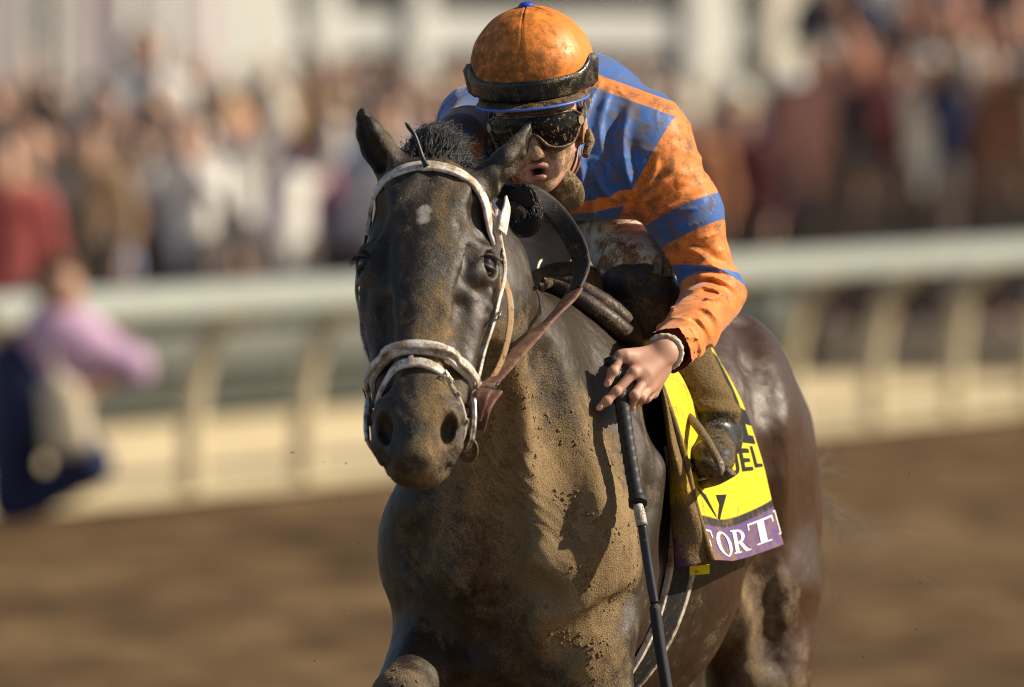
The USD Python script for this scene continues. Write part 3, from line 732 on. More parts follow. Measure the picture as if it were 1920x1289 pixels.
# open cuff
ca = norm(CUFF1 - CUFF0)
cut = (jv - (CUFF1 + ca * .006)) @ ca
near = np.linalg.norm(jv - CUFF1, axis=1) < .075
kill = (cut > .0) & near
jf = jf[~kill[jf].any(1)]
breech = [L(HIP_L, K_L, (.098, .090), (.064, .060), k=.05), L(HIP_R, K_R, (.095, .09), (.064, .06), k=.05), L(HIP_L, HIP_R, .105, .105, k=.08, lat=(0, 0, 1)),
          L(K_L, P(1215, 560, 1.06), (.060, .058), (.052, .052), k=.03)]
def br_disp(p):
    return .008 * (meshkit.fbm(p * 16, 3, 5) - .5) + .007 * fold(p, HIP_L, norm(K_L - HIP_L), 60, 77)
rv, rf = clothes(breech, .0048, br_disp)
boots = []
for kn, an, to, s in ((K_L, A_L, T_L, 1), (K_R, A_R, T_R, -1)):
    mid = kn + (an - kn) * .45
    b = [L(kn + A([0, -.012, -.022]), mid, (.067, .064), (.060, .058), k=.03), L(mid, an + A([0, 0, .02]), (.060, .058), (.046, .050), k=.03),
         L(an + A([0, 0, .01]), an + A([.012, .04, -.035]), .046, .044, k=.02), L(an + A([.01, .02, -.03]), to, (.043, .045), (.038, .032), k=.02),
         L(to, to + (to - an) * .35 + A([0, 0, .012]), (.038, .030), (.028, .020), k=.02)]
    boots.append(b)
def bo_disp(p):
    r = np.exp(-(((p - (A_L + A([0, 0, .025]))) @ UP) / .03) ** 2)
    return .004 * (meshkit.fbm(p * 26, 3, 15) - .5) + .004 * r * np.sin(150 * p[:, 2] + 30 * p[:, 0])
jockey = xform('person', tuple(PEL))
tag(jockey, 'jockey in mud-spattered orange and blue silks crouched over the racehorse', 'person')
# skin: the tone reddens at the lips, dark in the mouth
loc = (bv - EYE) @ RJ.T
facem = ((loc[:, 1] < .05) & (loc[:, 1] > -.14) & (loc[:, 2] > -.12) & (np.abs(loc[:, 0]) < .1))
lip = np.exp(-(((loc[:, 0]) / .019) ** 2 + ((loc[:, 1] + .076) / .0155) ** 2) ** 2) * (loc[:, 2] > 0)
inner = np.exp(-(((loc[:, 0]) / .0115) ** 2 + ((loc[:, 1] + .0755) / .0058) ** 2) ** 2) * (loc[:, 2] > 0) * (loc[:, 2] < .031)
stone = .12 + .38 * lip + .5 * inner
hm = np.exp(-((bv - P(1200, 700, .63)) ** 2).sum(1) / .06 ** 2)
stone = np.clip(stone + .10 * hm, 0, 1)
sd = np.where(facem, .40 + .20 * np.exp(-(((loc[:, 0] - .035) / .03) ** 2 + ((loc[:, 1] + .035) / .03) ** 2)) + .25 * np.exp(-(((loc[:, 0]) / .02) ** 2 + ((loc[:, 1] + .10) / .012) ** 2)), .0)
sd += .52 * np.exp(-((bv - P(1212, 733, .635)) ** 2).sum(1) / .016 ** 2) + .30 * hm
sd *= 1 - .7 * lip
obj('body', trimesh.Trimesh(bv, bf, process=False), 'skin', jockey, attrs={'tone': stone, 'dirt': sd})
# fingernails
def nail(c, ax, nrm, w, l):
    ax = norm(ax); nrm = norm(A(nrm) - ax * (A(nrm) @ ax)); lat = np.cross(ax, nrm)
    s = trimesh.creation.icosphere(2, 1.0); v = s.vertices * [w, l, .0016]
    return trimesh.Trimesh(A(c) + v @ np.stack([lat, ax, nrm]), s.faces, process=False)
obj('fingernail', nail(P(1124, 764, .5765), P(1122, 768, .584) - P(1138, 752, .586), (-.2, -1, .35), .0052, .0068), 'nail', jockey)
obj('fingernail', nail(P(1139, 719, .5925), P(1137, 724, .602) - P(1150, 697, .608), (-.4, -1, .1), .0056, .0072), 'nail', jockey)
# jacket attributes
at = (jv - S_L) @ arm_ax / arm_len
ft = (jv - E_L) @ fore_ax
left = np.linalg.norm(np.cross(jv - S_L, arm_ax), axis=1) < .125
left &= (jv - P(1228, 307, .98)) @ norm(A([.86, 0, -.40])) > -.02
seam = (jv - P(1226, 300, .97)) @ norm(A([.86, -.1, -.48]))
fore = ((jv - E_L) @ norm(fore_ax + arm_ax)) > 0
latd = (jv - S_L) @ norm(A([arm_ax[2], 0, -arm_ax[0]]) * -1)
sl2 = at - 2.0 * latd * smoothstep(.66, .78, at)
sleeve = np.where(fore & (jv[:, 0] > .15), 1.05 + np.maximum((jv - E_L) @ norm(fore_ax + arm_ax), 0) / arm_len, sl2)
rightarm = (jv[:, 0] < -.115)
seam = np.where(rightarm, -.2, seam)
tors = (jv - P(1030, 290, .9)) @ norm(A([.25, .55, -.80]))
jd = .42 + .10 * np.exp(-((jv - P(1190, 250, .93)) ** 2).sum(1) / .1 ** 2) + .10 * np.exp(-((jv - P(1285, 415, .93)) ** 2).sum(1) / .08 ** 2) - .03
jd = np.where(jv[:, 1] > 1.25, .25, jd)
jd += .5 * np.exp(-((jv - P(856, 240, .84)) ** 2).sum(1) / .07 ** 2)
b0 = P(1130, 152, 1.05)
bw = -.34 * (jv[:, 0] - b0[0]) - .94 * (jv[:, 2] - b0[2])
jm = trimesh.Trimesh(jv, jf, process=False)
obj('silks_jacket', jm, 'silks', jockey, attrs={'sleeve': sleeve, 'seam': seam, 'torso': tors, 'dirt': jd, 'back': bw, 'rear': jv[:, 1] - .60})
c0, c1 = CUFF0 + (CUFF1 - CUFF0) * .5, CUFF1 + ca * .004
ra = norm(np.cross(ca, [0, 1, .2])); rb_ = np.cross(ca, ra)
th = np.linspace(0, 2 * np.pi, 33)[:-1]
lv = np.vstack([c + r * (np.cos(th)[:, None] * ra + np.sin(th)[:, None] * rb_) for c, r in ((c0, .034), (c1, .0375), (c1 + ca * .001, .0392), (c0 * .4 + c1 * .6, .0395))])
lf = [(i * 32 + j, i * 32 + (j + 1) % 32, (i + 1) * 32 + (j + 1) % 32) for i in range(3) for j in range(32)] + [(i * 32 + j, (i + 1) * 32 + (j + 1) % 32, (i + 1) * 32 + j) for i in range(3) for j in range(32)]
obj('cuff_lining', trimesh.Trimesh(lv, lf, process=False), 'red_lining', jockey)
# wristband: twisted cord
wb_c = W_L + (CUFF1 - W_L) * .10
wb = [wb_c + (.0305 * math.cos(a)) * ra + (.0305 * math.sin(a)) * rb_ + ca * .004 * math.sin(2 * a + 1) for a in np.linspace(0, 2 * np.pi, 60)]
obj('wristband', tube(wb, [.0052 + .0007 * math.sin(i * 1.9) for i in range(60)], 8), 'cord', jockey)
obj('breeches', trimesh.Trimesh(rv, rf, process=False), 'breeches', jockey, attrs={'dirt': .44 + .20 * np.exp(-((rv - P(1150, 520, .94)) ** 2).sum(1) / .07 ** 2) - .14 * np.exp(-((rv - P(1225, 450, .97)) ** 2).sum(1) / .05 ** 2) - .4 * (rv[:, 0] < .12)})
for b, kn, an in ((boots[0], K_L, A_L), (boots[1], K_R, A_R)):
    v, f = polygonise(b, np.minimum(kn, an) - .2, np.maximum(kn, an) + .22, .0042 * Q, disp=bo_disp)
    top = (v - kn) @ norm(an - kn)
    # slanting top edge of the boot
    tt = (v - (kn + A([0, 0, .012]))) @ norm(A([.05, -.55, -.9]) if kn is K_L else A([-.05, -.55, -.9]))
    f = f[~(tt < -.018)[f].any(1)]
    dd = .54 - .16 * np.exp(-((v - P(1160, 545, .93)) ** 2).sum(1) / .05 ** 2) + .14 * (v[:, 2] < P(0, 640, 1.1)[2])
    dd = np.where(v[:, 2] < an[2] + .02, .50, dd)
    obj('boot', trimesh.Trimesh(v, f, process=False), 'boot_leather', jockey, attrs={'dirt': dd})
obj('boot_loop', strap([P(1232, 514, .925), P(1236, 488, .925), P(1243, 480, .925), P(1250, 492, .93), P(1252, 518, .935)], [(-.2, -1, .1)] * 5, .016, .004), 'grey_tape', jockey)

# ---- helmet with its silk cover
HC = J(-.002, .102, -.088)
HRX, HRY, HRZ = .111, .108, .134
def helm(th, ph, off=0.0):
    """th: azimuth from the face towards the left ear, ph: elevation."""
    d = np.stack([np.sin(th) * np.cos(ph) * (HRX + off), np.sin(ph) * (HRY + off), np.cos(th) * np.cos(ph) * (HRZ + off)], -1)
    return HC + d @ RJ
def rim(th):
    return -.44 - .10 * np.cos(th) - .22 * np.clip(-np.cos(th), 0, 1)
nt, npp = 144, 48
TH = np.linspace(0, 2 * np.pi, nt, endpoint=False)
rows = []
for i in range(npp + 1):
    q = i / npp
    ph = rim(TH) + (np.pi / 2 - rim(TH)) * q
    g = np.min(np.abs((TH[:, None] - np.radians(np.arange(6) * 60.0 - 2) + np.pi) % (2 * np.pi) - np.pi), axis=1) * np.maximum(np.cos(ph), .02)
    o = .0012 * np.exp(-(g / .05) ** 2) - .0030 * np.exp(-(g / .010) ** 2) + .0016 * meshkit.noise(np.stack([np.cos(TH) * 3, np.sin(TH) * 3, ph * 4], -1), 4)
    rows.append(helm(TH, ph, o))
V = np.vstack(rows); F = []
for i in range(npp):
    for j in range(nt):
        a, b = i * nt + j, i * nt + (j + 1) % nt
        F += [(a, b, b + nt), (a, b + nt, a + nt)]
hel = trimesh.Trimesh(V, F, process=False)
lc = (V - HC) @ RJ.T
cover = obj('helmet_cover', hel, 'orange_cover', jockey, attrs={'dirt': .44 + .12 * np.exp(-((lc[:, 1] - .0) / .05) ** 2) * (lc[:, 2] > 0) - .28 * smoothstep(.04, .10, lc[:, 0]) + .05 * smoothstep(.03, -.02, lc[:, 0])})
lin = trimesh.Trimesh(np.vstack([helm(TH, rim(TH) + .01, -.004), helm(TH, rim(TH) * .5 + .3, -.014), [HC + JU * .06]]), [], process=False)
lf = [(j, nt + j, (j + 1) % nt) for j in range(nt)] + [((j + 1) % nt, nt + j, nt + (j + 1) % nt) for j in range(nt)] + [(nt + j, 2 * nt, nt + (j + 1) % nt) for j in range(nt)]
obj('helmet_lining', trimesh.Trimesh(lin.vertices, lf, process=False), 'black_foam', jockey)
bt = trimesh.creation.icosphere(3, 1.0); bt.vertices = HC + (bt.vertices * [.0135, .0065, .0135] + [0, HRY + .003, 0]) @ RJ
obj('button', bt, 'blue_cloth', jockey)
# peak: a short curved brim with a blue edge
pk, n1, n2 = [], 41, 7
for i, a in enumerate(np.linspace(-1.25, 1.25, n1)):
    inner_p = helm(A(a), rim(a) + .05, .0005)
    jut = .034 * math.cos(a * 1.2) ** .8 if abs(a) < 1.25 else .004
    outd = (math.sin(a) * JX + math.cos(a) * JF)
    for q in np.linspace(0, 1, n2):
        pk.append(inner_p + outd * jut * q - JU * (.010 * q ** 2))
pk = A(pk); F = []
for i in range(n1 - 1):
    for j in range(n2 - 1):
        a = i * n2 + j; F += [(a, a + 1, a + n2 + 1), (a, a + n2 + 1, a + n2)]
m = len(pk); low = pk - JU * .003
F2 = [(a + m, c + m, b + m) for a, b, c in F]
edge = [i * n2 + n2 - 1 for i in range(n1)]
F3 = [t for a, b in zip(edge[:-1], edge[1:]) for t in ((a, a + m, b + m), (a, b + m, b))]
peak = obj('peak', trimesh.Trimesh(np.vstack([pk, low]), F + F2 + F3, process=False), 'peak_plastic', jockey, smooth=35)
obj('peak_edge', tube(pk[edge] - JU * .001, .0026, 8), 'blue_edge', jockey)
# dark band round the helmet: goggles pushed up, strap ends flaring at the sides
bandv, bn = [], 121
AZ = np.linspace(-np.pi, np.pi, bn)
prof = [(-.5, .0), (-.48, .6), (-.30, 1.0), (.30, 1.0), (.48, .6), (.5, .0)]
for a in AZ:
    hgt = .040 + .022 * math.exp(-((abs(a) - 1.35) / .22) ** 2)
    cph = rim(a) + .24 + .10 * math.exp(-((abs(a) - 1.35) / .35) ** 2)
    lens = .010 if abs(a) < 1.3 else .006
    lens += .010 * math.exp(-((abs(a) - 1.42) / .10) ** 2)
    for (u, o) in prof:
        ph = cph + u * hgt / HRY
        bandv.append(helm(A(a), ph, -.002 + lens * o))
bandv = A(bandv); k = len(prof); F = []
for i in range(bn - 1):
    for j in range(k - 1):
        a = i * k + j; F += [(a, a + k, a + k + 1), (a, a + k + 1, a + 1)]
lc = (bandv - HC) @ RJ.T
obj('spare_goggles', trimesh.Trimesh(bandv, F, process=False), 'black_plastic', jockey, attrs={'dirt': np.where(np.abs(np.repeat(AZ, k) - .02) < .16, .20, .40)})
# goggles over the eyes
gv, gn, gm = [], 61, 13
GA = np.linspace(-1.30, 1.30, gn)
def goggle(a, y, o=0.0):
    return J((.087 + o) * math.sin(a), y, -.050 + (.087 + o) * math.cos(a) + .008 * math.cos(a) ** 4)
def g_low(a):
    x = abs(a)
    return -.030 + .026 * math.exp(-(x / .20) ** 2) + .040 * smoothstep(.80, 1.35, x) - .004 * math.exp(-((x - .55) / .25) ** 2)
def g_up(a):
    return .026 - .012 * smoothstep(.9, 1.3, abs(a))
for a in GA:
    for q in np.linspace(0, 1, gm):
        gv.append(goggle(a, g_low(a) + (g_up(a) - g_low(a)) * q, .004 * math.sin(q * np.pi)))
gv = A(gv); F = []
for i in range(gn - 1):
    for j in range(gm - 1):
        a = i * gm + j; F += [(a, a + gm, a + gm + 1), (a, a + gm + 1, a + 1)]
obj('goggle_lens', trimesh.Trimesh(gv, F, process=False), 'goggle_lens', jockey)
outl = [goggle(a, g_low(a) - .0015, .001) for a in GA] + [goggle(a, g_up(a), .001) for a in GA[::-1]]
outl.append(outl[0])
obj('goggle_frame', tube(outl, .0026, 8, caps=False), 'goggle_frame', jockey)
for s in (-1, 1):
    c = goggle(s * 1.12, .006, .005); nn = norm(c - J(0, .006, -.055))
    d = trimesh.creation.cylinder(.0085, .003, sections=24); d.apply_transform(trimesh.geometry.align_vectors([0, 0, 1], nn)); d.vertices *= 1
    d.vertices = A(d.vertices) + c
    obj('goggle_vent', d, 'gold_metal', jockey, smooth=30)
    st = [goggle(s * 1.28, .004, .001), J(s * .088, .020, -.075), J(s * .096, .045, -.115), J(s * .09, .06, -.16)]
    obj('goggle_strap', strap(resample(st, 14), [norm(q - J(0, .01, -.09)) for q in resample(st, 14)], [.020, .024], .003), 'black_plastic2', jockey)
    # harness straps and chin cup
    st = [J(s * .082, .045, -.070), J(s * .083, .0, -.070), J(s * .078, -.042, -.062)]
    obj('harness_strap', strap(resample(st, 12), [s * JX] * 12, [.024, .020], .003), 'tan_strap', jockey)
    bk = [J(s * .088, -.020, -.080), J(s * .090, -.040, -.074), J(s * .084, -.056, -.062), J(s * .080, -.066, -.054)]
    obj('buckle', tube(bk, [.006, .009, .007, .0055], 8, n=14), 'dark_hardware', jockey)
    st = [J(s * .077, -.050, -.060), J(s * .068, -.080, -.055), J(s * .050, -.108, -.050)]
    obj('chin_strap', strap(resample(st, 12), [norm(s * JX - .4 * JU)] * 12, [.018, .020], .003), 'tan_strap', jockey)
cup = trimesh.creation.icosphere(4, 1.0); w_ = cup.vertices
cup.vertices = P(1057, 354, .745) + (w_ * (1 + .10 * (meshkit.noise(w_ * 2.2, 3) - .5))[:, None] * np.c_[.033 * (1 - .25 * w_[:, 1]), np.full(len(w_), .045), .019 * (1 - .2 * w_[:, 1])]) @ np.stack([norm(JX * .9 + JU * .35), norm(JU * .9 - JX * .35 ), JF])
obj('chin_cup', cup, 'muddy_cup', jockey)
# collar
col = [P(960, 300, .86), P(985, 372, .88), P(1040, 385, .89), P(1090, 340, .93), P(1105, 270, 1.0)]
obj('collar', tube(resample(col, 24), .016, 10, flat=(1, .6)), 'orange_cloth', jockey)
# ------------------------------------------------------------------ the horse's meshes
hroot = xform('racehorse', tuple(H(-.3, 0, 0)))
tag(hroot, 'dark bay racehorse with a small white star, caked in dried dirt, coming towards us', 'horse')
loc = (hv - POLL) @ RH.T
hx = (hv - H(0, 0, 0)) @ HF; hvv = (hv - H(0, 0, 0)) @ HL; hz = hv[:, 2]
head_m = smoothstep(.35, .25, hv[:, 1]) * smoothstep(1.2, 1.28, hz)
tone = .26 + .46 * smoothstep(.05, -.45, hx)
tone = np.where(head_m > .5, .22 + .20 * np.exp(-(((loc[:, 1] - .40) / .10) ** 2)) * (np.abs(loc[:, 0]) > .03) , tone)
tone -= .30 * smoothstep(.75, .5, hz)
star = np.exp(-((((loc[:, 0] + .004) / .018) ** 2 + ((loc[:, 1] - .108) / .022) ** 2)) ** 1.2) * (loc[:, 2] > -.06)
star2 = .25 * np.exp(-(((loc[:, 0] + .002) / .012) ** 2 + ((loc[:, 1] - .150) / .03) ** 2)) * (loc[:, 2] > -.06)
nn = meshkit.fbm(hv * 60, 3, 8)
sv_ = (star + star2) * (.1 + 1.6 * nn)
tone = np.where(sv_ > .40, np.clip(.87 + .30 * (sv_ - .40), 0, 1), tone)
tone = np.where((np.abs(loc[:, 0]) > .035) & (loc[:, 1] > .49) & (loc[:, 1] < .555) & (loc[:, 2] < -.02) & (head_m > .5) & (np.linalg.norm((loc - A([.06, .523, -.02])) * [1, 1, 1], axis=1) < .02), 0, tone)
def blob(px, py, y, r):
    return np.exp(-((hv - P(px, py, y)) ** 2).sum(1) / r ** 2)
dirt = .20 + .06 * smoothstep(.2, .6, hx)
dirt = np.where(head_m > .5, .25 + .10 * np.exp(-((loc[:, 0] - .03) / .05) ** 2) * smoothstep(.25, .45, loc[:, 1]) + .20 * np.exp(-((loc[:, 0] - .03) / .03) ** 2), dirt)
dirt += .38 * blob(930, 860, .40, .16) + .42 * blob(1130, 950, .45, .19) + .22 * blob(1080, 1150, .45, .20) + .02 * blob(820, 1000, .42, .16) - .10 * blob(880, 1180, .45, .16) + .22 * blob(900, 720, .30, .10)  # dirt that also paints light: thinned on the shaded breast, thickened on the lit shoulder
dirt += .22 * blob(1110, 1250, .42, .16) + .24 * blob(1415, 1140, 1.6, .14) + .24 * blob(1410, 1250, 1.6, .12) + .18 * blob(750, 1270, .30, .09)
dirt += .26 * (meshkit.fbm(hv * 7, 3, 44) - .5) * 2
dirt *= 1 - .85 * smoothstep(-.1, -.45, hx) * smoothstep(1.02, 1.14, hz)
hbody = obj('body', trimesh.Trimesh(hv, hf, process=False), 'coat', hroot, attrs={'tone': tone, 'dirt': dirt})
# clots of mud dried into the coat
wgt = np.clip(dirt - .38, 0, None) * (meshkit.noise(hv * 16, 77) > .52) * (hv[:, 1] < .9) * (head_m < .5) * (.15 + (hz < 1.62))
pick_ = rng.choice(len(hv), 900, p=wgt / wgt.sum(), replace=False)
hn = A(trimesh.Trimesh(hv, hf, process=False).vertex_normals)
ico = trimesh.creation.icosphere(1, 1.0); cl_v, cl_f = [], []
for k, i in enumerate(pick_):
    r = .0009 + .0030 * rng.random() ** 3; v = ico.vertices * (.65 + .7 * meshkit.noise(ico.vertices * 1.6 + k * 9.0)[:, None]) * r * [1, 1, 1]
    cl_f.append(A(ico.faces) + len(v) * k); cl_v.append(v - hn[i] * (v @ hn[i])[:, None] * .4 + hv[i] + hn[i] * r * .15)
tag(obj('mud_clots', trimesh.Trimesh(np.vstack(cl_v), np.vstack(cl_f), process=False), 'clot', hroot), kind='stuff')
for s in (-1, 1):
    e = trimesh.creation.icosphere(3, .0195); c = HD(s * .1000, .177, -.0305); e.apply_translation(c)
    ep = obj('eye', e, 'eye', hroot)
    # lids: two thick arcs over the ball
    fw = norm(s * HX * .74 + HN * .67); lat = norm(np.cross(HS, fw))
    for nm, sg, amp in (('upper_eyelid', -1, .0138), ('lower_eyelid', 1, .0145)):
        pts = [c + .0205 * norm(fw * math.cos(a) * 1.0 + lat * math.sin(a) + HS * sg * (amp / .0205) * math.cos(a)) for a in np.linspace(-1.45, 1.45, 17)]
        obj(nm, tube(pts, [.0035, .0062, .0035], 8), 'coat_dark', hroot)
    hs = []
    for k in range(22):
        a = -1.1 + k * .1; q = c + .0225 * norm(fw * math.cos(a) + lat * math.sin(a) - HS * .6 * math.cos(a))
        hs.append([q, q + .008 * fw + .003 * HS + .003 * lat * math.sin(a), q + .015 * fw + .010 * HS + .006 * lat * math.sin(a)])
    obj('eyelashes', join(*[tube(h_, [.0007, .0003], 3, caps=False) for h_ in hs]), 'hair_black', hroot)

def curves(name, lines, width, mat, parent, tip=.35):
    """Hairs as one set of curves."""
    off = A(UsdGeom.XformCache().GetLocalToWorldTransform(parent.GetPrim()).ExtractTranslation())
    c = UsdGeom.BasisCurves.Define(stage, numbered(str(parent.GetPath()), name))
    c.CreateTypeAttr('linear')
    c.CreatePointsAttr(Vt.Vec3fArray.FromNumpy((np.vstack(lines) - off).astype(np.float32)))
    c.CreateCurveVertexCountsAttr(Vt.IntArray([len(l) for l in lines]))
    w = np.concatenate([np.linspace(1, tip, len(l)) * (width * (.7 + .6 * rng.random())) for l in lines])
    c.CreateWidthsAttr(Vt.FloatArray.FromNumpy(w.astype(np.float32))); c.SetWidthsInterpolation('vertex')
    UsdShade.MaterialBindingAPI.Apply(c.GetPrim()).Bind(UsdShade.Material.Get(stage, f'/World/Looks/{mat}'))
    return c
lines = []
for k in range(1500):                                 # forelock blown up and back
    b = P(rng.normal(812, 22), 306 + rng.normal(0, 5), .235 + rng.normal(0, .015))
    cl = rng.normal(0, 1)
    tipx = 822 + (b[0] - P(812, 306, .235)[0]) * 1100 + rng.normal(0, 26); tipy = 232 + abs(rng.normal(0, 20)) + .012 * (tipx - 815) ** 2
    tp = P(tipx, tipy, .30 + rng.normal(0, .03))
    m = (b + tp) / 2 + rng.normal(0, .008, 3) + A([0, .0, .006])
    end = tp + A([rng.normal(.008, .012), rng.normal(.01, .01), rng.normal(-.004, .010)])
    lines.append(resample([b, m, tp, end], 8))
curves('forelock', lines, .0013, 'hair_grey', hroot)
obj('forelock_twist', tube([P(800, 312, .16), P(792, 296, .165), P(786, 276, .17), P(778, 255, .175), P(766, 238, .18), P(760, 230, .18)], [.0055, .0045, .003, .0036, .0040, .0012], 8, n=30), 'hair_black', hroot)
lines = []
for k in range(900):                                  # loose knot of mane hair beside the cheek piece
    a = rng.random() * 2 * np.pi; r = .010 + .013 * rng.random(); c = P(984, 408, .30) + rng.normal(0, .004, 3)
    st = P(952 + rng.normal(0, 8), 362 + rng.normal(0, 7), .31)
    lines.append(np.vstack([resample([st, P(980 + rng.normal(0, 8), 364 + rng.normal(0, 6), .29), c + A([r, 0, .012])], 5)] + [c + A([r * math.cos(q), -.01 + .01 * math.sin(a), r * 1.2 * math.sin(q)]) for q in np.linspace(.2, -3.6, 8)]))
curves('mane', lines, .0016, 'hair_black', hroot)
lines = []
for k in range(90):                                  # tail streaming out behind the quarters
    b = H(-1.33, rng.normal(0, .02), 1.40 + rng.normal(0, .02))
    g = rng.random()
    if g < .72:
        e = P(1610 + rng.normal(40, 60), 1000 + rng.normal(25, 36), 2.55)
        m1, m2 = P(1500, 900 + rng.normal(0, 22), 2.45), P(1545 + rng.normal(0, 8), 960 + rng.normal(0, 26), 2.5)
    elif g < .84:
        e = P(1565 + rng.normal(0, 16), 868 + rng.normal(0, 22), 2.5); m1, m2 = P(1490, 870, 2.42), P(1530, 885 + rng.normal(0, 10), 2.46)
    else:
        e = P(1528 + rng.normal(0, 12), 1180 + rng.normal(0, 30), 2.5); m1, m2 = P(1500, 960, 2.45), P(1540 + rng.normal(0, 18), 1080 + rng.normal(0, 15), 2.5)
    lines.append(resample([b, m1, m2, e, e + rng.normal(0, .02, 3) + A([.03, 0, -.03])], 14))
for k in range(500):
    b = H(-1.33, rng.normal(0, .025), 1.40 + rng.normal(0, .02)); s = rng.normal(0, .05)
    lines.append(resample([b, b + A([.02 + s * .3, .06, -.12]), b + A([.02 + s, .12, -.45]), b + A([s * 1.4, .10, -.85 - .2 * rng.random()])], 12))
curves('tail', lines, .0008, 'hair_tail', hroot)

# ------------------------------------------------------------------ bridle and reins
bridle = xform('bridle', tuple(POLL))
tag(bridle, 'white race bridle with crossed noseband, bit rings and reins, stained with dirt', 'bridle')
def fstrap(name, pts, width, thick, mat, off=.001, n=36, parent=None, on=True):
    c = resample(A(pts, float), n)
    if on:
        q, nr = on_horse(c[:, 0], c[:, 1], off + thick * .5)
        return obj(name, strap(q, nr, width, thick), mat, parent or bridle, smooth=40)
browp = resample([HD(-.100, .090, -.075), HD(-.106, .066, -.05), HD(-.090, .036, -.01), HD(-.055, .016, .008), HD(0, .006, .014), HD(.055, .020, .008), HD(.095, .048, -.012), HD(.114, .088, -.04), HD(.112, .11, -.07)], 48)
q, nr = project(horse, browp, .0045); q, nr = soften(q, 12), norm(soften(nr, 20))
obj('browband', strap(q, nr, .021, .006), 'white_leather', bridle, smooth=40)
for s in (-1, 1):
    cp = resample([HD(s * .114, .050, -.058), HD(s * .124, .09, -.068), HD(s * .134, .15, -.080), HD(s * .130, .21, -.082), HD(s * .112, .28, -.074), HD(s * .094, .35, -.072), HD(s * .080, .42, -.074)], 44)
    if s < 0: cp = cp - HN * .03
    q, nr = project(horse, cp, .0095); q, nr = soften(q, 12), norm(soften(nr, 20))
    if s > 0:
        q += HX * .006 * np.exp(-((np.linspace(0, 1, 44) - .2) / .2) ** 2)[:, None]
    obj('cheekpiece', strap(q, nr, [.026, .026, .024, .017, .016, .015, .014], .0055), 'white_leather', bridle, smooth=40)
    tp = resample([HD(s * .112, .13, -.12), HD(s * .120, .19, -.15), HD(s * .122, .235, -.165), HD(s * .116, .29, -.175), HD(s * .09, .33, -.20)], 26)
    q, nr = project(horse, tp, .005); q, nr = soften(q, 12), norm(soften(nr, 20))
    obj('throat_strap', strap(q, nr, .015, .005), 'tan_leather', bridle, smooth=40)
    # buckle at the upper end of the cheek piece
    for t_ in (.30, .62):
        i = int(t_ * 43); q2, n2 = project(horse, cp[i:i + 1], .010)
        ax = norm(cp[i + 1] - cp[i]); lt = np.cross(ax, n2[0])
        ring = [q2[0] + lt * .014 * sx + ax * .009 * sz + n2[0] * .001 for sx, sz in ((-1, -1), (1, -1), (1, 1), (-1, 1), (-1, -1), (1, -1))]
        obj('buckle', tube(ring, .0018, 6, caps=False), 'steel', bridle)
# the strap tip standing off the cheek and the loose end below it
obj('strap_tip', strap(resample([HD(.128, .095, -.055), HD(.131, .068, -.055), HD(.134, .040, -.060), HD(.130, .015, -.066)], 12), [HN * .6 + HX] * 12, [.024, .024, .018, .004], .004), 'white_leather', bridle, smooth=40)
obj('strap_tip', strap(resample([HD(.132, .17, -.090), HD(.142, .20, -.095), HD(.146, .235, -.10), HD(.143, .28, -.104), HD(.132, .33, -.106), HD(.112, .375, -.104)], 14), [HN + HX * .5] * 14, [.010, .012, .011, .010, .009], .004), 'tan_leather', bridle, smooth=40)
nb = resample([HD(-.098, .408, -.11), HD(-.096, .394, -.06), HD(-.078, .382, -.014), HD(-.04, .373, .006), HD(0, .372, .01), HD(.045, .376, .004), HD(.074, .384, -.015), HD(.088, .390, -.055), HD(.086, .400, -.11)], 50)
q, nr = project(horse, nb, .006); q, nr = soften(q, 12), norm(soften(nr, 20))
obj('noseband', strap(q, nr, .027, .008), 'white_leather', bridle, smooth=40)
q2, nr2 = project(horse, nb + HS * .001, .0115)
obj('noseband_pad', strap(q2[4:-4], nr2[4:-4], .011, .004), 'white_leather', bridle, smooth=40)
dp = resample([HD(-.088, .470, -.09), HD(-.085, .452, -.055), HD(-.062, .422, -.012), HD(-.03, .404, .005), HD(.0, .400, .008), HD(.035, .412, .002), HD(.062, .436, -.014), HD(.078, .465, -.035), HD(.082, .492, -.06), HD(.076, .515, -.085)], 50)
q, nr = project(horse, dp, .005); q, nr = soften(q, 12), norm(soften(nr, 20))
obj('crossed_noseband', strap(q, nr, .0175, .006), 'white_leather', bridle, smooth=40)
i = 29; ax = norm(q[i + 1] - q[i - 1]); lt = np.cross(ax, nr[i])
obj('buckle', tube([q[i] + lt * .0125 * a + ax * .010 * b + nr[i] * .004 for a, b in ((-1, -1), (1, -1), (1, 1), (-1, 1), (-1, -1), (1, -1))], .0021, 6, caps=False), 'steel', bridle)
obj('buckle_tongue', tube([q[i] - ax * .012 + nr[i] * .0055, q[i] + ax * .010 + nr[i] * .006], .0016, 6), 'steel', bridle)
for t_ in (20, 34, 41):
    ax = norm(q[t_ + 1] - q[t_ - 1])
    obj('keeper', strap([q[t_] - ax * .004 + nr[t_] * .004, q[t_] + nr[t_] * .0045, q[t_] + ax * .004 + nr[t_] * .004], [nr[t_]] * 3, .021, .003), 'white_leather', bridle, smooth=40)
